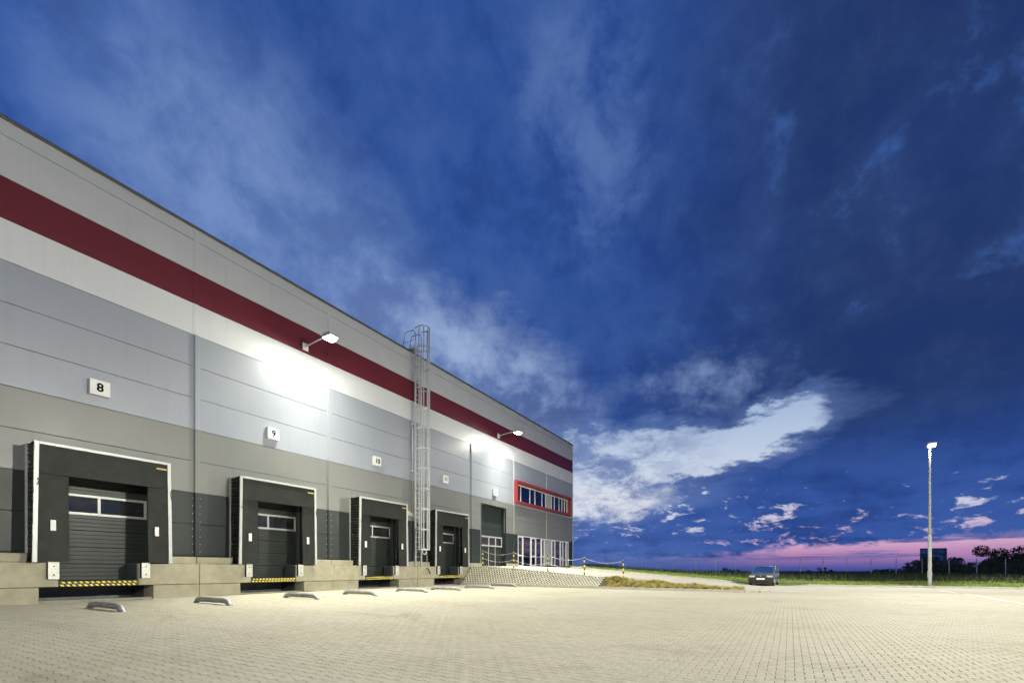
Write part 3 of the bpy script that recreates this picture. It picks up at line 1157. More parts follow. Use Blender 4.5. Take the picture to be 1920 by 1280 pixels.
IES_FLOOD = ies_text('flood_ies', [(0, 6300), (32, 5600), (44, 2600), (52, 1600), (62, 850), (85, 360), (95, 260), (105, 100), (115, 30), (125, 0), (180, 0)])
IES_STREET = ies_text('street_ies', [(0, 520), (20, 560), (40, 800), (55, 1200), (65, 1500), (72, 1400), (78, 950), (84, 650), (90, 430), (95, 300), (99, 130), (103, 20), (108, 0), (180, 0)], ((0, 1.0), (135, 1.0), (155, .6), (168, .06), (180, .02)))


def wall_flood(x, label):
    t = thing('wall_floodlight', label, 'floodlight', (x, 0, 10.9), 0, 'floodlights on arms along the red stripe')
    MB().box(-.14, -.10, -.16, .14, -.037, .16, .01).obj('wall_box', M_sign, t)
    MB().tube([(0, -.10, 0), (0, -.9, .10), (0, -1.5, .12)], .03, 8).obj('arm', M_galv, t)
    MB().prism([(-1.98, .02), (-1.98, .08), (-1.85, .17), (-1.50, .17), (-1.42, .10), (-1.42, .02)], 'x', -.22, .22).obj('lamp_head', M_lampbody, t)
    MB().prism([(-1.94, .017), (-1.46, .017), (-1.52, -.06), (-1.70, -.10), (-1.88, -.06)], 'x', -.19, .19).obj('lens', M_lens, t)
    lamp_light('flood_light', t, (0, -1.72, -.22), FLOOD_W, IES_FLOOD, (1.0, .975, .82), .10, (radians(-30), 0, 0))
    return t


FLOOD_W = 30.0
STREET_W = 225.0
wall_flood(14.15, 'lit floodlight on a wall arm above the second dock, the brighter one')
wall_flood(30.7, 'lit floodlight on a wall arm above the tall ramp door')


def street_lamp(x, y, z, label, energy, rz=0.0, tilt=14):
    t = thing('street_lamp', label, 'street lamp', (x, y, z), rz, 'street lamps along the yard')
    MB().tube([(0, 0, -.1), (0, 0, .05), (0, 0, 3.1), (0, 0, 3.14)], [.10, .098, .094, .08], 12).obj('lower_pole', M_pole, t)
    MB().tube([(0, 0, 3.13), (0, 0, 8.2), (0, 0, 8.45)], [.070, .052, .050], 12).obj('upper_pole', M_pole, t)
    MB().tube([(0, 0, 3.09), (0, 0, 3.17)], [.11, .09], 12).obj('collar', M_pole, t)
    hd = MB().prism([(-.78, 8.46), (-.80, 8.53), (-.55, 8.62), (-.05, 8.58), (.09, 8.50), (.09, 8.44), (-.10, 8.44)], 'y', -.17, .17)
    hd.obj('lamp_head', M_lampbody, t)
    MB().prism([(-.74, 8.455), (-.18, 8.437), (-.25, 8.36), (-.46, 8.31), (-.68, 8.38)], 'y', -.15, .15).obj('lens', M_lens, t)
    MB().box(-.02, -.10, .55, .12, .10, .9).obj('hatch', M_galv, t)
    lamp_light('street_light', t, (-.46, 0, 8.24), energy, IES_STREET, (1.0, .965, .82), .10, tuple((Matrix.Rotation(radians(tilt), 3, 'Y') @ Matrix.Rotation(radians(-90), 3, 'Z')).to_euler()))
    return t


L1 = (38.0, -26.2)
street_lamp(L1[0], L1[1], -.05, 'tall galvanised street lamp shining on the grass verge at the right', STREET_W * .62, 0.0, 5)
street_lamp(15.5, -33.5, yard_z(16, -28), 'added street lamp on the yard edge, unseen outside the right of the view', STREET_W, -pi / 2)  # out of view, added to light yard and docks; side follows the shelter shadow
street_lamp(-7.0, -32.0, yard_z(-7, -28), 'added street lamp on the yard edge, unseen behind the viewpoint', STREET_W * .8, -pi / 2)  # second unseen lamp, added only to brighten the near yard and docks

# ------------------------------------------------------------------ yard, paving stones
JD = .012
yx = sorted(set(lins(-60, 26, 60) + lins(26, 37.6, 20)))
yard = sheet('yard', yx, sorted(set(lins(-70, -22, 16) + lins(-22, .25, 24))), lambda x, y: yard_z(x, y) - JD, M_joint)
structure(yard, 'paved loading yard of interlocking cream concrete stones', 'yard')


def bone_outline(gap):
    """double-T paver: long axis along y (0.2 m), 0.165 m at the ends, 0.113 m at the waist"""
    hw, hn = .0825 - gap, .0565 - gap
    ys = [-.1 + gap, -.065, -.035, .035, .065, .1 - gap]
    hs = [hw, hw, hn, hn, hw, hw]
    return [(h, y) for y, h in zip(ys, hs)] + [(-h, y) for y, h in zip(ys[::-1], hs[::-1])]


o_out, o_in = bone_outline(.0034), bone_outline(.0085)
NV = len(o_out)
pv_v = [(x, y, -JD - .002) for x, y in o_out] + [(x, y, -.0035) for x, y in o_out] + [(x, y, 0.0) for x, y in o_in]
pv_f = []
for ring in (0, 1):
    for k in range(NV):
        l = (k + 1) % NV
        pv_f.append((ring * NV + k, ring * NV + l, (ring + 1) * NV + l, (ring + 1) * NV + k))
T0 = 2 * NV
for a in range(5):                           # top as five quads
    pv_f.append((T0 + a, T0 + a + 1, T0 + NV - 2 - a, T0 + NV - 1 - a))
pv_mesh = bpy.data.meshes.new('paving_stone')
pv_mesh.from_pydata(pv_v, [], pv_f)
pv_mesh.materials.append(M_pave)
CY, SY = cos(YAW), sin(YAW)
PITCH = .139


def cam_xz(x, y):
    dx, dy = x, y + CAM_D
    return dx * SY - dy * CY, dx * CY + dy * SY


ZMAX = 19.0
cells = []
for r in range(-40, 260):
    x = r * PITCH
    off = .1 * (r % 2)
    for c in range(-190, -4):
        y = c * .2 + off
        if y > -1.0: continue
        X, Z = cam_xz(x, y)
        if Z < 3.6 or Z > ZMAX or abs(X) > 1.0585 * Z + 1.2: continue
        cells.append((Z, abs(X) < 1.0585 * Z and Z > 5.35, x, y))
cells.sort()
inview = [c for c in cells if c[1]][:300]
inset = set((c[2], c[3]) for c in inview)
prng = random.Random(3)
rest = []
for (Z, iv, x, y) in cells:
    dzr = prng.uniform(-.0012, .0012)
    if (x, y) in inset:
        e = 1e-2
        gx = (yard_z(x + e, y) - yard_z(x - e, y)) / (2 * e)
        gy = (yard_z(x, y + e) - yard_z(x, y - e)) / (2 * e)
        link('paving_stone', pv_mesh, yard, (x, y, yard_z(x, y) + dzr), (atan(gy) + prng.uniform(-.006, .006), -atan(gx) + prng.uniform(-.006, .006), 0))
    else:
        rest.append((x, y, dzr, prng.uniform(-.006, .006), prng.uniform(-.006, .006)))
R = np.array(rest)
base = np.array(pv_v)
nP, nB = len(R), len(base)
allv = np.empty((nP, nB, 3))
allv[:, :, 0] = base[None, :, 0] + R[:, None, 0]
allv[:, :, 1] = base[None, :, 1] + R[:, None, 1]
Yc = np.maximum(allv[:, :, 1], -22)
allv[:, :, 2] = base[None, :, 2] + Yc * np.maximum(.006, .0195 - .0005 * np.maximum(allv[:, :, 0], -10)) + R[:, None, 2] + base[None, :, 0] * R[:, None, 3] + base[None, :, 1] * R[:, None, 4]


def np_mesh(name, verts, quads, m, smooth=False):
    """verts (N,3), quads (M,k) arrays -> mesh"""
    me = bpy.data.meshes.new(name)
    n, k = len(quads), quads.shape[1]
    me.vertices.add(len(verts))
    me.vertices.foreach_set('co', np.ascontiguousarray(verts, dtype=np.float32).ravel())
    me.loops.add(n * k)
    me.loops.foreach_set('vertex_index', np.ascontiguousarray(quads, dtype=np.int32).ravel())
    me.polygons.add(n)
    me.polygons.foreach_set('loop_start', np.arange(0, n * k, k, dtype=np.int32))
    me.polygons.foreach_set('use_smooth', np.full(n, smooth))
    me.materials.append(m)
    me.update(calc_edges=True)
    return me


qd = np.array(pv_f)
allq = (qd[None] + (np.arange(nP) * nB)[:, None, None]).reshape(-1, 4)
o = link('paving_stones', np_mesh('paving_stones', allv.reshape(-1, 3), allq, M_pave), yard)
o['kind'] = 'stuff'
# farther off the joints can no longer be told apart: the same stone surface as a sheet, level with the stones
fx = sorted(set(lins(-60, 37.6, 160)))
fy = sorted(set(lins(-70, -22, 40) + lins(-22, -.02, 60)))
v, f = grid_mesh(fx, fy, lambda x, y: yard_z(x, y) - .0015)
keep = []
for q in f:
    cx_, cy_ = sum(v[i][0] for i in q) / 4, sum(v[i][1] for i in q) / 4
    mind = min(cam_xz(v[i][0], v[i][1])[1] for i in q)
    ok = False
    for i in q:
        X, Z = cam_xz(v[i][0], v[i][1])
        if 3.6 < Z < ZMAX and abs(X) < 1.0585 * Z + 1.2: ok = True
    keep.append(not ok)
me = bpy.data.meshes.new('far_paving')
# cells inside the stone field are dropped; cells that straddle its edge are lowered just under the stones
v2 = [list(p) for p in v]
for (x, y, *_r), p in zip(v, v2):
    X, Z = cam_xz(x, y)
    if 3.2 < Z < ZMAX - .1 and abs(X) < 1.0585 * Z + 1.15: p[2] -= .006
ff = []
for q in f:
    inside = all((4.4 < cam_xz(v[i][0], v[i][1])[1] < ZMAX - .3) and abs(cam_xz(v[i][0], v[i][1])[0]) < 1.0585 * cam_xz(v[i][0], v[i][1])[1] + .8 and v[i][1] < -1.5 for i in q)
    if not inside: ff.append(q)
me.from_pydata([tuple(p) for p in v2], [], ff)
me.materials.append(M_pave)
link('far_paving', me, yard)

# road and ramp
rampo = sheet('ramp', lins(RAMP_X0, RAMP_X1, 12), lins(-19.5, -.02, 40), lambda x, y: max(ramp_z(x, y), yard_z(x, y) + .006), M_road)
structure(rampo, 'pale concrete ramp rising to the office entrance', 'ramp')
plat = sheet('forecourt', lins(RAMP_X1 - .002, 46.0, 8), lins(-2.9, -.02, 4), lambda x, y: 1.196 - max(0, -y - 2) * .0855, M_road)
structure(plat, 'pale paved forecourt in front of the glazed entrance', 'forecourt')
rd = sheet('road', lins(31.0, 37.5, 8), lins(-69, -19.51, 40), lambda x, y: yard_z(x, y) + .005, M_road)
structure(rd, 'grey service road along the grass verge', 'road')
for i, (a, c) in enumerate(((29.5, 32.6), (23.4, 28.6), (18.5, 23.1))):
    vs, fs = grid_mesh(lins(a, c, 6), [-25.62, -25.50], lambda x, y: yard_z(x, y) + .011)
    me = bpy.data.meshes.new('lane_marking')
    me.from_pydata(vs, [], fs)
    me.materials.append(M_paint)
    o = link('lane_marking', me)
    structure(o, ['worn white painted lane line nearest the street lamp', 'worn white painted lane line in the middle of the row', 'worn white painted lane line at the right edge of the view'][i], 'road marking')
mt_ = MB().box(39.3, -1.15, 1.197, 41.2, -.25, 1.225, .006).obj('entrance_mat', M_steel)
tag(mt_, 'dark door mat grille in front of the glazed entrance', 'door mat')

# ------------------------------------------------------------------ bank beside the ramp: grass-grid blocks, then dry turf
TOE_X = 25.28


def toe_z(y): return yard_z(TOE_X, y)


def bank_pt(u, y):
    """u = 0 at the toe, 1 at the ramp edge"""
    zt, zb = ramp_z(26.3, y), toe_z(y) + .12
    return (TOE_X + (26.30 - TOE_X) * u, y, zb + max(0.0, zt - zb + .02) * u)


Y_GRID = -9.75
bs = MB()
ysb = lins(-.52, -17.2, 60)
for k in range(len(ysb) - 1):
    for j in range(6):
        a, c = j / 6, (j + 1) / 6
        P = [Vector(bank_pt(a, ysb[k])), Vector(bank_pt(c, ysb[k])), Vector(bank_pt(c, ysb[k + 1])), Vector(bank_pt(a, ysb[k + 1]))]
        dn = Vector((.05, 0, -.09))
        bs.quad(*[p + dn for p in P], True)
bank = bs.obj('embankment', M_soil)
structure(bank, 'low bank between the yard and the ramp', 'bank')
# one grid block: long bars and staggered cross bars
NROW, NCOL = 9, 47
gw = (abs(Y_GRID) - .62) / NCOL
UN = 4


def grid_block(y0, ncols, row0, nrows):
    b = MB()
    for r in range(row0, row0 + nrows):
        for c in range(ncols):
            ya = y0 - c * gw
            st = (r % 2) * .5 * gw
            u0, u1 = r / NROW, (r + 1) / NROW
            # a diamond-shaped cell: two slanting ribs
            A = Vector(bank_pt(u0, ya - st))
            B = Vector(bank_pt(u1, ya - st - gw * .5))
            C = Vector(bank_pt(u0, ya - st - gw))
            nrm = Vector((-.75, 0, .66)) * .016
            for (p, q) in ((A, B), (C, B)):
                d = (q - p).normalized()
                s = d.cross(nrm.normalized()).normalized() * .0185
                b.quad(p - s + nrm, q - s + nrm, q + s + nrm, p + s + nrm)
                b.quad(p - s - nrm, q - s - nrm, q - s + nrm, p - s + nrm)
                b.quad(p + s + nrm, q + s + nrm, q + s - nrm, p + s - nrm)
    return b


M_gridc = mat('grid_concrete', (.52, .50, .40), .85, 0, .14, 6, .004, 40)
gb = thing('grid_block_facing', 'diamond-holed concrete grid blocks covering the bank beside the ramp', 'bank facing')
c0 = 0
while c0 < NCOL:
    n = min(5, NCOL - c0)
    for r0 in (0, 3, 6):  # three courses
        grid_block(-.62 - c0 * gw, n, r0, 3).obj('grid_block', M_gridc, gb)
    c0 += n


def blades(name, pts, hmin, hmax, w, m, seed, lean=.5, nseg=1):
    """many tapered grass blades as one mesh"""
    rg = np.random.default_rng(seed)
    P = np.array(pts)
    n = len(P)
    h = rg.uniform(hmin, hmax, n)
    a = rg.uniform(0, 2 * pi, n)
    l = rg.uniform(0, lean, n) * h
    a2 = rg.uniform(0, 2 * pi, n)
    ww = w * rg.uniform(.6, 1.4, n)
    dx, dy = np.cos(a) * ww, np.sin(a) * ww
    lx, ly = np.cos(a2) * l, np.sin(a2) * l
    v = np.empty((n, 3, 3))
    v[:, 0] = P + np.stack([dx, dy, np.zeros(n) - .01], 1)
    v[:, 1] = P - np.stack([dx, dy, np.zeros(n) + .01], 1)
    v[:, 2] = P + np.stack([lx, ly, h], 1)
    q = np.arange(n * 3).reshape(n, 3)
    return link(name, np_mesh(name, v.reshape(-1, 3), q, m))


rg = np.random.default_rng(5)
pts = []
for k in range(16000):
    y = rg.uniform(-16.9, Y_GRID - .02)
    u = rg.uniform(0, 1.02)
    # ragged slanting end towards the grid blocks
    if y > Y_GRID - .55 * (1 - u) - .1 * rg.uniform(): continue
    p = bank_pt(u, y)
    pts.append((p[0], p[1], p[2] - .03 + .05 * sin(y * 3.1) * sin(u * 5)))
o = blades('dry_grass', pts, .06, .19, .017, M_dry, 11, 1.2)
o['kind'] = 'stuff'
tag(o, 'yellowed dry grass on the bank beside the ramp', 'grass')
# tufts in the grid holes
pts = []
for k in range(2600):
    y, u = rg.uniform(Y_GRID, -.65), rg.uniform(0.02, .98)
    p = bank_pt(u, y)
    pts.append((p[0] + .01, p[1], p[2] - .05))
o = blades('grid_weeds', pts, .03, .09, .010, M_dry, 12, 1.0)
o['kind'] = 'stuff'
tag(o, 'sparse dry weeds growing in the holes of the grid blocks', 'weeds')


# kerbs
def kerb_line(name, label, pts, w, h, zf, up=.12, L=1.0):
    """stones of about a metre along a polyline (x, y)"""
    t = thing(name, label, 'kerb')
    t['kind'] = 'structure'
    path = []
    for i in range(len(pts) - 1):
        a, c = Vector(pts[i]), Vector(pts[i + 1])
        n = max(1, round((c - a).length / L))
        for k in range(n):
            path.append((a + (c - a) * k / n, a + (c - a) * (k + 1) / n))
    for a, c in path:
        d = (c - a).normalized()
        s = Vector((-d.y, d.x)) * w / 2
        g_ = d * .004
        b = MB()
        P = []
        for (p, sg) in ((a + g_, 1), (c - g_, 1), (c - g_, -1), (a + g_, -1)):
            P.append((p + s * sg, zf(p.x, p.y)))
        top = [(q.x, q.y, z + up) for q, z in P]
        bot = [(q.x, q.y, z - .2) for q, z in P]
        ce = Vector((sum(p[0] for p in top) / 4, sum(p[1] for p in top) / 4))
        tin = [(p[0] + (ce.x - p[0]) * .06, p[1] + (ce.y - p[1]) * .02, p[2]) for p in top]
        tlo = [(p[0], p[1], p[2] - .02) for p in top]
        b.quad(*tin)
        for k in range(4):
            l = (k + 1) % 4
            b.quad(tlo[k], tlo[l], tin[l], tin[k])
            b.quad(bot[k], bot[l], tlo[l], tlo[k])
        b.obj('kerb_stone', M_kerb, t)
    return t


nose = [(25.2, -.62), (25.2, -17.0), (25.35, -17.6), (25.85, -17.95), (26.4, -17.8), (26.75, -17.3)]
kerb_line('bank_kerb', 'concrete kerb at the foot of the bank with a rounded end', nose, .16, .12, lambda x, y: yard_z(x, y))
ni = MB()
z_ = yard_z(25.9, -18.2) + .115
ni.v = [(25.28, -16.2, z_), (25.28, -17.0, z_), (25.42, -17.55, z_), (25.85, -17.86, z_), (26.34, -17.72, z_), (26.66, -17.3, z_), (26.6, -16.4, z_)]
ni.f = [(0, 1, 2, 3, 4, 5, 6)]
ni.sm = [False]
o = ni.obj('island_nose', M_kerb, None)
structure(o, 'pale paved tip of the bank where it meets the yard', 'traffic island')
kerb_line('verge_kerb', 'concrete kerb between the road and the grass verge', [(37.58, -2.95), (37.58, -14.9), (37.58, -19.9), (37.58, -48)], .15, .12, lambda x, y: ramp_z(37.4, y) - (.115 if -19.8 < y < -15.0 else 0))

# ------------------------------------------------------------------ chain posts along the ramp edge
CH_Y = [-1.45, -3.78, -6.15, -8.5, -10.8]


def make_post():
    t = thing('chain_post', '', 'barrier post', (0, 0, 0), 0, 'black and yellow chain posts')
    for k in range(7):
        MB().tube([(0, 0, k * .145 - (.05 if k == 0 else 0)), (0, 0, (k + 1) * .145)], .036, 10).obj('post_band', M_black if k % 2 == 0 else M_yellow, t)
    MB().tube([(0, 0, 1.015), (0, 0, 1.03), (0, 0, 1.045)], [.040, .038, .018], 10).obj('cap', M_yellow, t)
    for z in (.52, .98):
        MB().tube([(.0, -.05, z), (0, .05, z)], .009, 6).obj('eyelet', M_steel, t)
    return t


p0 = make_post()
plab = ['black and yellow chain post by the dock wall corner', 'black and yellow chain post in front of the tall door', 'black and yellow chain post before the glazed entrance', 'black and yellow chain post beyond the building corner, fourth from the wall', 'black and yellow chain post furthest down the ramp by the dry grass']
for i, y in enumerate(CH_Y):
    loc = (26.45, y, ramp_z(26.45, y))
    if i == 0:
        p0.location = loc
        p0['label'] = plab[0]
    else:
        dup(p0, loc, plab[i])
for i in range(4):
    for hz, nm in ((.98, 'upper'), (.52, 'lower')):
        a = Vector((26.45, CH_Y[i] - .04, ramp_z(26.45, CH_Y[i]) + hz))
        c = Vector((26.45, CH_Y[i + 1] + .04, ramp_z(26.45, CH_Y[i + 1]) + hz))
        b = MB()
        n = 34
        pr = [a + (c - a) * k / n - Vector((0, 0, .30 * 4 * (k / n) * (1 - k / n) * .62)) for k in range(n + 1)]
        for k in range(n):
            m_ = (pr[k] + pr[k + 1]) / 2
            d = (pr[k + 1] - pr[k])
            sd = Vector((1, 0, 0)) if k % 2 else d.cross(Vector((1, 0, 0))).normalized()
            e = d * .62
            b.tube([m_ - e + sd * .004, m_ - e * .6 + sd * .013, m_ + e * .6 + sd * .013, m_ + e + sd * .004, m_ + e * .6 - sd * .013, m_ - e * .6 - sd * .013], .0045, 4, closed=True)
        tag(b.obj('barrier_chain', M_chain), f'{nm} sagging white chain between {["first and second", "second and third", "third and fourth", "fourth and fifth"][i]} post from the wall', 'chain', 'white chains between the posts')


# ------------------------------------------------------------------ wheel guides
def make_guide():
    L, r, h = 1.75, .078, .115
    b = MB()
    b.tube([(0, .16, -.16), (0, .06, -.05), (0, -.10, h - .025), (0, -.24, h), (0, -.5, h + .004), (0, -1.25, h + .004), (0, -1.52, h), (0, -1.66, h - .025), (0, -1.82, -.05), (0, -1.90, -.16)], r, 14)
    me = b.mesh('wheel_guide', M_guide)
    return me


gm = make_guide()
GUIDES = [(5.48, -2.95), (8.02, -3.1), (11.04, -3.1), (13.56, -3.25), (16.52, -3.3), (18.75, -3.5), (21.55, -3.55), (24.4, -3.35)]
glab = [f'bent steel tube wheel guide on the paving, {w}' for w in ('near side of the dock nearest the viewer', 'far side of the dock nearest the viewer', 'near side of the second dock', 'far side of the second dock', 'near side of the dock before the ladder', 'just past the foot of the ladder', 'near the dock past the ladder', 'farthest, before the grid block bank')]
for i, (x, y) in enumerate(GUIDES):
    o = link('wheel_guide', gm, None, (x, y, yard_z(x, y)), (.012, 0, rnd.uniform(-.02, .02)))
    tag(o, glab[i], 'wheel guide', 'steel tube wheel guides on the yard')

# ------------------------------------------------------------------ verge, field, far land
vx = [37.66] + lins(38, 48, 12) + lins(49.5, 70, 14) + lins(74, 130, 12) + [180, 300, 600, 1500, 5000]
vy = [-5000, -2000, -800, -300, -150, -100] + lins(-80, 0, 60) + [4, 8, 14, 20, 40, 80, 160, 400, 1200, 4000]
vg = sheet('grass_verge', vx, vy, lambda x, y: verge_z(x, y), M_grass_g)
structure(vg, 'green grass verge and field beyond the yard', 'grass verge')
v, f = grid_mesh([-5000, -1500, -400, -150, -60.02], [-5000, -1200, -300, -70.02, 0, 300, 1200, 5000], lambda x, y: -.9)
me = bpy.data.meshes.new('field')
fl_ = MB()
fl_.quad((-5000, -5000, -1.2), (37.6, -5000, -1.2), (37.6, -69.5, -.35), (-5000, -69.5, -.6))
fl_.quad((-5000, -69.5, -.6), (-59.5, -69.5, -.6), (-59.5, 400, -.6), (-5000, 400, -.6))
fl_.quad((-59.5, 60.3, -.6), (45, 60.3, -.6), (45, 4000, -.6), (-59.5, 4000, -.6))
o = fl_.obj('field', M_field)
structure(o, 'dark flat land around the site', 'field')
# lawn blades where the photograph resolves them
rg = np.random.default_rng(21)
pts = []
for k in range(42000):
    x = 37.7 + 14 * rg.uniform() ** 1.3
    y = rg.uniform(-40, -2.2)
    pts.append((x, y, verge_z(x, y) - .01))
o = blades('lawn_grass', pts, .05, .17, .016, M_blade, 22, .8)
o['kind'] = 'stuff'
tag(o, 'short green grass along the kerb of the verge', 'grass')
pts = []
for k in range(30000):
    x = 46 + 24 * rg.uniform()
    y = rg.uniform(-62, 4)
    d_ = sin(x * 1.3) * sin(y * .7 + x * .2) * .5 + .5
    if rg.uniform() > .35 + .65 * d_: continue
    pts.append((x, y, verge_z(x, y) - .02))
o = blades('tall_weeds', pts, .15, .55, .05, M_weed, 23, .7)
o['kind'] = 'stuff'
tag(o, 'dark tall weeds between the lawn and the fence', 'weeds')

# ------------------------------------------------------------------ fence
A_F, B_F = Vector((75.3, -44.8)), Vector((68.3, 9.2))
fd = (B_F - A_F).normalized()
fl_n = int((B_F - A_F).length / 2.5)
fn = thing('wire_fence', 'wire mesh fence on slim posts along the grass verge', 'fence')
post_m = MB().box(-.035, -.035, -.25, .035, .035, 2.02).box(-.045, -.045, 2.02, .045, .045, 2.04).mesh('fence_post', M_fence)
for k in range(fl_n + 1):
    p = A_F + fd * 2.5 * k
    link('fence_post', post_m, fn, (p.x, p.y, fence_z(p.y)), (0, 0, atan2(fd.y, fd.x)))
for k in range(fl_n):
    p, q = A_F + fd * (2.5 * k + .045), A_F + fd * (2.5 * (k + 1) - .045)
    zp, zq = fence_z(p.y), fence_z(q.y)
    b = MB()
    for i in range(11):
        h = .06 + i * .185
        b.tube([(p.x - .04, p.y, zp + h), (q.x - .04, q.y, zq + h)], .0055 if i not in (0, 4, 8, 10) else .010, 3, caps=False, smooth=False)
    for j in range(25):
        s = (j + .5) / 25
        x, y, z = p.x + (q.x - p.x) * s - .048, p.y + (q.y - p.y) * s, zp + (zq - zp) * s
        b.tube([(x, y, z + .04), (x, y, z + 1.93)], .003, 3, caps=False, smooth=False)
    b.obj('wire_panel', M_wire, fn)


# ------------------------------------------------------------------ trees, bushes
def leaf_cloud(centres, per, size, seed):
    rg = np.random.default_rng(seed)
    out = []
    for (cx, cy, cz, rx, ry, rz) in centres:
        n = int(per * rx * rz)
        d = rg.normal(size=(n, 3))
        d /= np.linalg.norm(d, axis=1)[:, None]
        r = rg.uniform(.25, 1.0, n) ** .55
        out.append(np.array([cx, cy, cz]) + d * r[:, None] * np.array([rx, ry, rz]))
    P = np.concatenate(out)
    n = len(P)
    a = rg.normal(size=(n, 3))
    a /= np.linalg.norm(a, axis=1)[:, None]
    c = np.cross(a, rg.normal(size=(n, 3)))
    c /= np.linalg.norm(c, axis=1)[:, None]
    s = size * rg.uniform(.6, 1.4, n)[:, None]
    v = np.stack([P - a * s, P + c * s * .42, P + a * s, P - c * s * .42], 1)
    return np_mesh('crown', v.reshape(-1, 3), np.arange(n * 4).reshape(n, 4), M_leaf)


def tree(name, label, cat, x, y, z, h, w, seed, dens=240, group='trees beyond the fence', trunk=True, leaf=.14):
    t = thing(name, label, cat, (x, y, z), 0, group)
    rr = random.Random(seed)
    tips = []
    b = MB()
    nb = 7
    for k in range(nb):
        a = 2 * pi * k / nb + rr.uniform(-.3, .3)
        rad = w * rr.uniform(.25, .52)
        hh = h * rr.uniform(.55, .98)
        z0 = h * rr.uniform(.08, .3)
        mid = (cos(a) * rad * .4, sin(a) * rad * .4, (z0 + hh) * .5)
        tip = (cos(a) * rad, sin(a) * rad, hh)
        b.tube([(0, 0, z0), mid, tip], [.05 * h / 4, .03 * h / 4, .008], 6)
        tips.append(tip)
    b.tube([(0, 0, -.3), (.05, 0, h * .25), (0, .05, h * .6), (0, 0, h * .9)], [.09 * h / 4, .07 * h / 4, .045 * h / 4, .01], 7)
    b.obj('trunk', M_bark, t)
    cs = []
    for tp in tips:
        for j in range(2):
            q = .55 + .45 * j
            cs.append((tp[0] * q + rr.uniform(-.2, .2), tp[1] * q, tp[2] * (.62 + .38 * j) - h * .06, w * rr.uniform(.13, .22), w * rr.uniform(.13, .22), h * rr.uniform(.10, .17)))
    for j in range(18):
        a, q = rr.uniform(0, 2 * pi), rr.uniform(.2, .5)
        cs.append((cos(a) * w * q, sin(a) * w * q, h * rr.uniform(.10, .68), w * rr.uniform(.12, .2), w * .18, h * rr.uniform(.10, .16)))
    cs.append((0, 0, h * .45, w * .32, w * .32, h * .3))
    link('crown', leaf_cloud(cs, dens, leaf, seed), t)
    return t


def at(px, Z):
    """ground position seen at photo column px, Z metres along the view axis"""
    X = (px - 960) / F_PX * Z
    return X * SY + Z * CY, -CAM_D + Z * SY - X * CY


for i, (px, Z, h, w, nm, lb) in enumerate((
        (1736, 80, 5.0, 5.6, 'bush', 'dark bush directly behind the street lamp pole'),
        (1774, 78, 5.0, 6.2, 'bush', 'dark spiky bush right of the billboard'),
        (1801, 82, 4.4, 4.6, 'bush', 'small dark bush between the billboard and the wide hedge'),
        (1838, 78, 4.7, 6.4, 'bush', 'wide dark bush left of the tallest tree'),
        (1884, 76, 6.2, 7.0, 'tree', 'tallest dark tree near the right edge of the photo'),
        (1928, 78, 5.6, 6.0, 'tree', 'dark tree cut by the right edge of the photo'))):
    x, y = at(px, Z)
    tree(nm, lb, nm, x, y, verge_z(x, y), h, w, 40 + i, 420, 'bushes and trees beyond the fence', leaf=.16)
for i, (px, Z, h, w, lb) in enumerate((
        (1368, 74, 1.7, 2.6, 'tufty dark shrub behind the fence left of the car'),
        (1515, 130, 2.6, 2.2, 'lone small tree on the horizon right of the car'),
        (1549, 130, 3.0, 3.0, 'rounded small tree on the horizon further right of the car'),
        (1670, 110, 2.6, 6.0, 'low wide bush on the horizon left of the street lamp'),
        (1640, 120, 2.2, 4.0, 'low bush on the horizon near the two lit windows'),
        (1180, 74, .9, 1.0, 'tiny dark shrub at the fence right of the last chain post'))):
    x, y = at(px, Z)
    tree('shrub', lb, 'shrub', x, y, verge_z(x, y) - .1, h + (.9 if Z > 100 else 0), w, 60 + i, 420, 'shrubs on the horizon', leaf=.15)
# low juniper at the building corner
t = thing('corner_shrub', 'low dark creeping shrub at the far corner of the building', 'shrub', (47.6, -1.2, 1.25))
MB().tube([(0, 0, -.1), (.2, -.1, .15), (.6, -.3, .3)], [.04, .03, .01], 6).tube([(0, 0, 0), (-.3, .2, .2), (-.6, .5, .28)], [.03, .02, .01], 6).obj('stem', M_bark, t)
link('crown', leaf_cloud([(0, 0, .12, 1.1, .8, .22), (.9, -.6, .12, .8, .6, .2), (-.7, .4, .15, .6, .5, .2), (1.3, -1.6, .1, .9, .8, .18)], 1500, .07, 77), t)
# far hedge line
pts = []
rg = np.random.default_rng(31)
cs = []
for k in range(240):
    px = 1085 + 900 * rg.uniform()
    Z = 150 + 120 * rg.uniform()
    x, y = at(px, Z)
    h = .5 + 1.1 * rg.uniform()
    cs.append((x, y, verge_z(x, y) + h * .5 + .2, 4 + 4 * rg.uniform(), 4 + 3 * rg.uniform(), h))
o = link('far_hedge', leaf_cloud(cs, 16, .55, 33))
o['kind'] = 'stuff'
tag(o, 'dark far hedge line along the horizon', 'hedge')

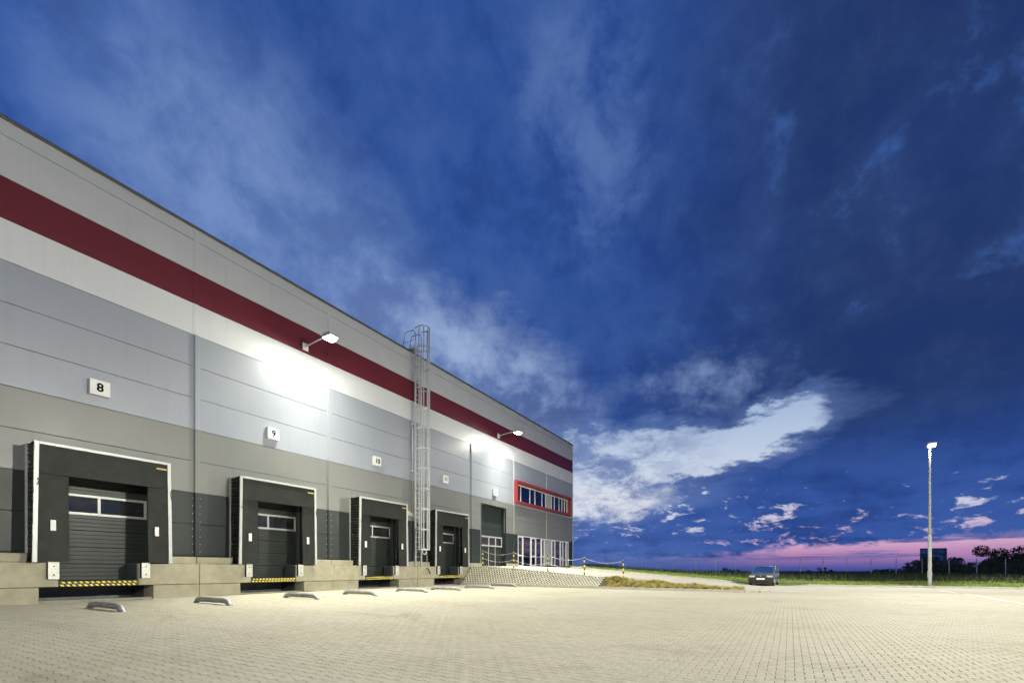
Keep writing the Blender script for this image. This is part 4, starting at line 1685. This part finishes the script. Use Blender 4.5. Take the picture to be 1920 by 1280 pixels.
# billboard
x, y = at(1750, 88)
t = thing('billboard', 'dark blue billboard rising behind the bushes by the street lamp', 'billboard', (x, y, verge_z(x, y)), YAW - pi / 2 + radians(-26))
zb = 4.9 - t.location.z
MB().box(-1.9, -.10, zb - 2.5, 1.9, .10, zb, .01).obj('panel', M_poster, t)
MB().box(-1.8, -.116, zb - .9, 1.45, -.103, zb - .25).obj('poster_band', M_poster2, t)
MB().box(-.3, -.117, zb - 2.3, 1.3, -.104, zb - 1.2).obj('poster_picture', M_poster2, t)
for k in range(2):
    MB().box(-.9 + .05 * k, -.125, zb - .52 - k * .2, 1.2 - .4 * k, -.118, zb - .44 - k * .2).obj('poster_line', M_poster, t)
for px_ in (-1.3, 1.3):
    MB().box(px_ - .1, -.02, -.3, px_ + .1, .12, zb - 2.49).obj('post', M_steel, t)
# power pylon, far house with two lit windows
x, y = at(1709, 150)
t = thing('utility_pole', 'small forked utility pole on the horizon left of the lamp', 'utility pole', (x, y, verge_z(x, y)))
zz = 3.3 - t.location.z
MB().tube([(0, 0, -.2), (0, 0, zz - 1.6)], [.2, .17], 7).obj('pole', M_bark, t)
MB().tube([(0, 0, zz - 1.7), (.1, .8, zz - .6), (.1, .9, zz - .5)], .11, 6).tube([(0, 0, zz - 1.7), (-.1, -.8, zz - .6), (-.1, -.9, zz - .5)], .11, 6).tube([(.1, 1.6, zz - .4), (-.1, -1.6, zz - .4)], .09, 6).obj('crossarm', M_bark, t)
x, y = at(1686, 190)
t = thing('far_house', 'tiny far house with two lit windows on the horizon', 'house', (x, y, verge_z(x, y)), YAW - pi / 2)
hz = -.2 - t.location.z
MB().box(-4, -.0, -.3, 4, 6, hz).obj('wall', M_tile, t)
MB().prism([(-4.3, hz), (4.3, hz), (3.0, hz + .9), (-3.0, hz + .9)], 'y', -.3, 6.3).obj('roof', M_cap, t)
for k in (-2.2, 1.9):
    MB().box(k - .45, -.06, hz - 1.1, k + .45, -.01, hz - .3).obj('window', M_litwin, t)


# ------------------------------------------------------------------ the parked car: a dark small hatchback, nose towards the yard
def make_car():
    t = thing('parked_car', 'dark green hatchback parked on the road facing the yard', 'car')
    HW = .81
    # stations along x: (x, z_bottom, z_belt, z_top, half width bottom, half width belt, half width top)
    S = [(-1.90, .36, .60, .66, .62, .70, .62), (-1.84, .26, .62, .72, .72, .77, .70), (-1.60, .22, .66, .79, .77, .80, .74),
         (-1.10, .20, .70, .87, .80, .815, .76), (-.78, .20, .74, .91, .80, .82, .76),
         (1.45, .20, .82, .93, .80, .82, .77), (1.75, .24, .82, .94, .79, .81, .76), (1.93, .30, .74, .90, .74, .78, .72)]
    b = MB()
    rings = []
    for (x, zb, zm, zt, wb, wm, wt) in S:
        R_ = [(x, -wb, zb), (x, -wm - .0, zb + (zm - zb) * .35), (x, -wm, zm), (x, -wt, zt), (x, -wt * .5, zt + .022), (x, 0, zt + .03), (x, wt * .5, zt + .022), (x, wt, zt), (x, wm, zm), (x, wm, zb + (zm - zb) * .35), (x, wb, zb)]
        i = len(b.v)
        b.v += R_
        rings.append(i)
    n = 11
    for k in range(len(rings) - 1):
        for j in range(n - 1):
            a, c = rings[k], rings[k + 1]
            b.f.append((a + j, a + j + 1, c + j + 1, c + j))
            b.sm.append(j not in (2, 7))
        b.f.append((rings[k + 1], rings[k + 1] + n - 1, rings[k] + n - 1, rings[k]))
        b.sm.append(False)
    b.f.append(tuple(rings[0] + j for j in reversed(range(n))))
    b.f.append(tuple(rings[-1] + j for j in range(n)))
    b.sm += [False, False]
    body = b.obj('body', M_car, t)
    # cabin: roof and pillars
    base = [(-.80, -.74, .91), (-.80, .74, .91), (1.72, .74, .95), (1.72, -.74, .95)]
    roof = [(-.12, -.575, 1.375), (-.12, .575, 1.375), (1.28, .575, 1.40), (1.28, -.575, 1.40)]
    r = MB()
    nx = 6
    for i in range(nx):
        for j in range(6):
            u0, u1, w0, w1 = i / nx, (i + 1) / nx, j / 6, (j + 1) / 6
            def RP(u, w):
                x = -.14 + 1.44 * u
                y = -.585 + 1.17 * w
                return (x, y, 1.372 + .03 * u + .035 * (1 - (2 * w - 1) ** 2) * (1 - .5 * (2 * u - 1) ** 2))
            r.quad(RP(u0, w0), RP(u1, w0), RP(u1, w1), RP(u0, w1), True)
    for k in range(4):
        a, c = Vector(base[k]), Vector(roof[k])
        r.tube([a, a + (c - a) * .5, c], [.042, .036, .034], 6)
    for y in (-1, 1):
        r.tube([(.56, y * .755, .92), (.58, y * .585, 1.385)], .034, 6)
        r.tube([(-.14, y * .585, 1.378), (.6, y * .585, 1.40), (1.30, y * .585, 1.40)], .028, 6)
    r.tube([(-.13, -.585, 1.378), (-.13, 0, 1.408), (-.13, .585, 1.378)], .024, 6)
    r.obj('roof', M_car, t)
    MB().quad((-.79, -.70, .925), (-.79, .70, .925), (-.14, .56, 1.372), (-.14, -.56, 1.372)).obj('windscreen', M_carglass, t)
    MB().quad((1.70, .70, .97), (1.70, -.70, .97), (1.29, -.56, 1.385), (1.29, .56, 1.385)).obj('rear_window', M_carglass, t)
    for y in (-1, 1):
        MB().quad((-.74, y * .745, .925), (.53, y * .76, .93), (.55, y * .59, 1.37), (-.12, y * .59, 1.36)).obj('side_window', M_carglass, t)
        MB().quad((.60, y * .76, .93), (1.66, y * .745, .955), (1.27, y * .59, 1.375), (.61, y * .59, 1.37)).obj('side_window', M_carglass, t)
        MB().box(.15, y * .36 - .2, .55, .30, y * .36 + .2, 1.18, .05).obj('seat', M_cartrim, t)
        mr = MB().box(-.66, y * .80, .93, -.55, y * .96, 1.05, .02).obj('mirror', M_cartrim, t)
        MB().box(-.551, y * .82, .945, -.546, y * .945, 1.035).obj('mirror_glass', M_carglass, mr)
        # lamps
        MB().prism([(y * .36, .625), (y * .66, .60), (y * .745, .63), (y * .735, .715), (y * .38, .735)][::(1 if y > 0 else -1)], 'x', -1.905, -1.80).obj('headlight', M_headl, t)
        MB().box(-1.955, y * .50, .355, -1.90, y * .64, .405, .01).obj('fog_lamp', M_headl, t)
        MB().box(1.90, y * .55, .62, 1.95, y * .76, .80, .01).obj('tail_light', M_redframe, t)
    MB().box(-1.93, -.355, .615, -1.86, .355, .715, .012).obj('grille', M_cartrim, t)
    MB().box(-1.945, -.05, .66, -1.925, .05, .71, .008).obj('badge_plate', M_alu, t)
    MB().prism([(-1.99, .40), (-1.99, .53), (-1.93, .585), (-1.80, .585), (-1.80, .30), (-1.93, .30)], 'y', -.78, .78).obj('front_bumper', M_cartrim, t)
    MB().prism([(1.80, .30), (1.80, .56), (1.97, .55), (1.99, .42), (1.94, .32)], 'y', -.78, .78).obj('rear_bumper', M_cartrim, t)
    MB().box(-2.003, -.26, .44, -1.991, .26, .55).obj('number_plate', M_plate, t)
    MB().tube([(-.83, -.62, .935), (-.70, -.1, .985)], .008, 4).tube([(-.83, -.05, .945), (-.70, .45, .985)], .008, 4).obj('wiper_arms', M_cartrim, t)
    for x in (-1.28, 1.17):
        for y in (-1, 1):
            w = MB().tube([(x, y * .64, .275), (x, y * .66, .275), (x, y * .79, .275), (x, y * .81, .275)], [.25, .275, .275, .255], 20).obj('wheel', M_tyre, t)
            MB().tube([(x, y * .800, .275), (x, y * .818, .275), (x, y * .822, .275)], [.175, .165, .05], 16).obj('rim', M_rim, w)
    MB().box(-1.75, -.62, .16, 1.75, .62, .24).obj('underbody', M_cartrim, t)
    return t


car = make_car()
cx_, cy_ = 37.0, -17.35
car.location = (cx_, cy_, ramp_z(36, -17) - .0)
car.rotation_euler = (0, 0, radians(-4.5))
car.scale = (.92, .92, .92)
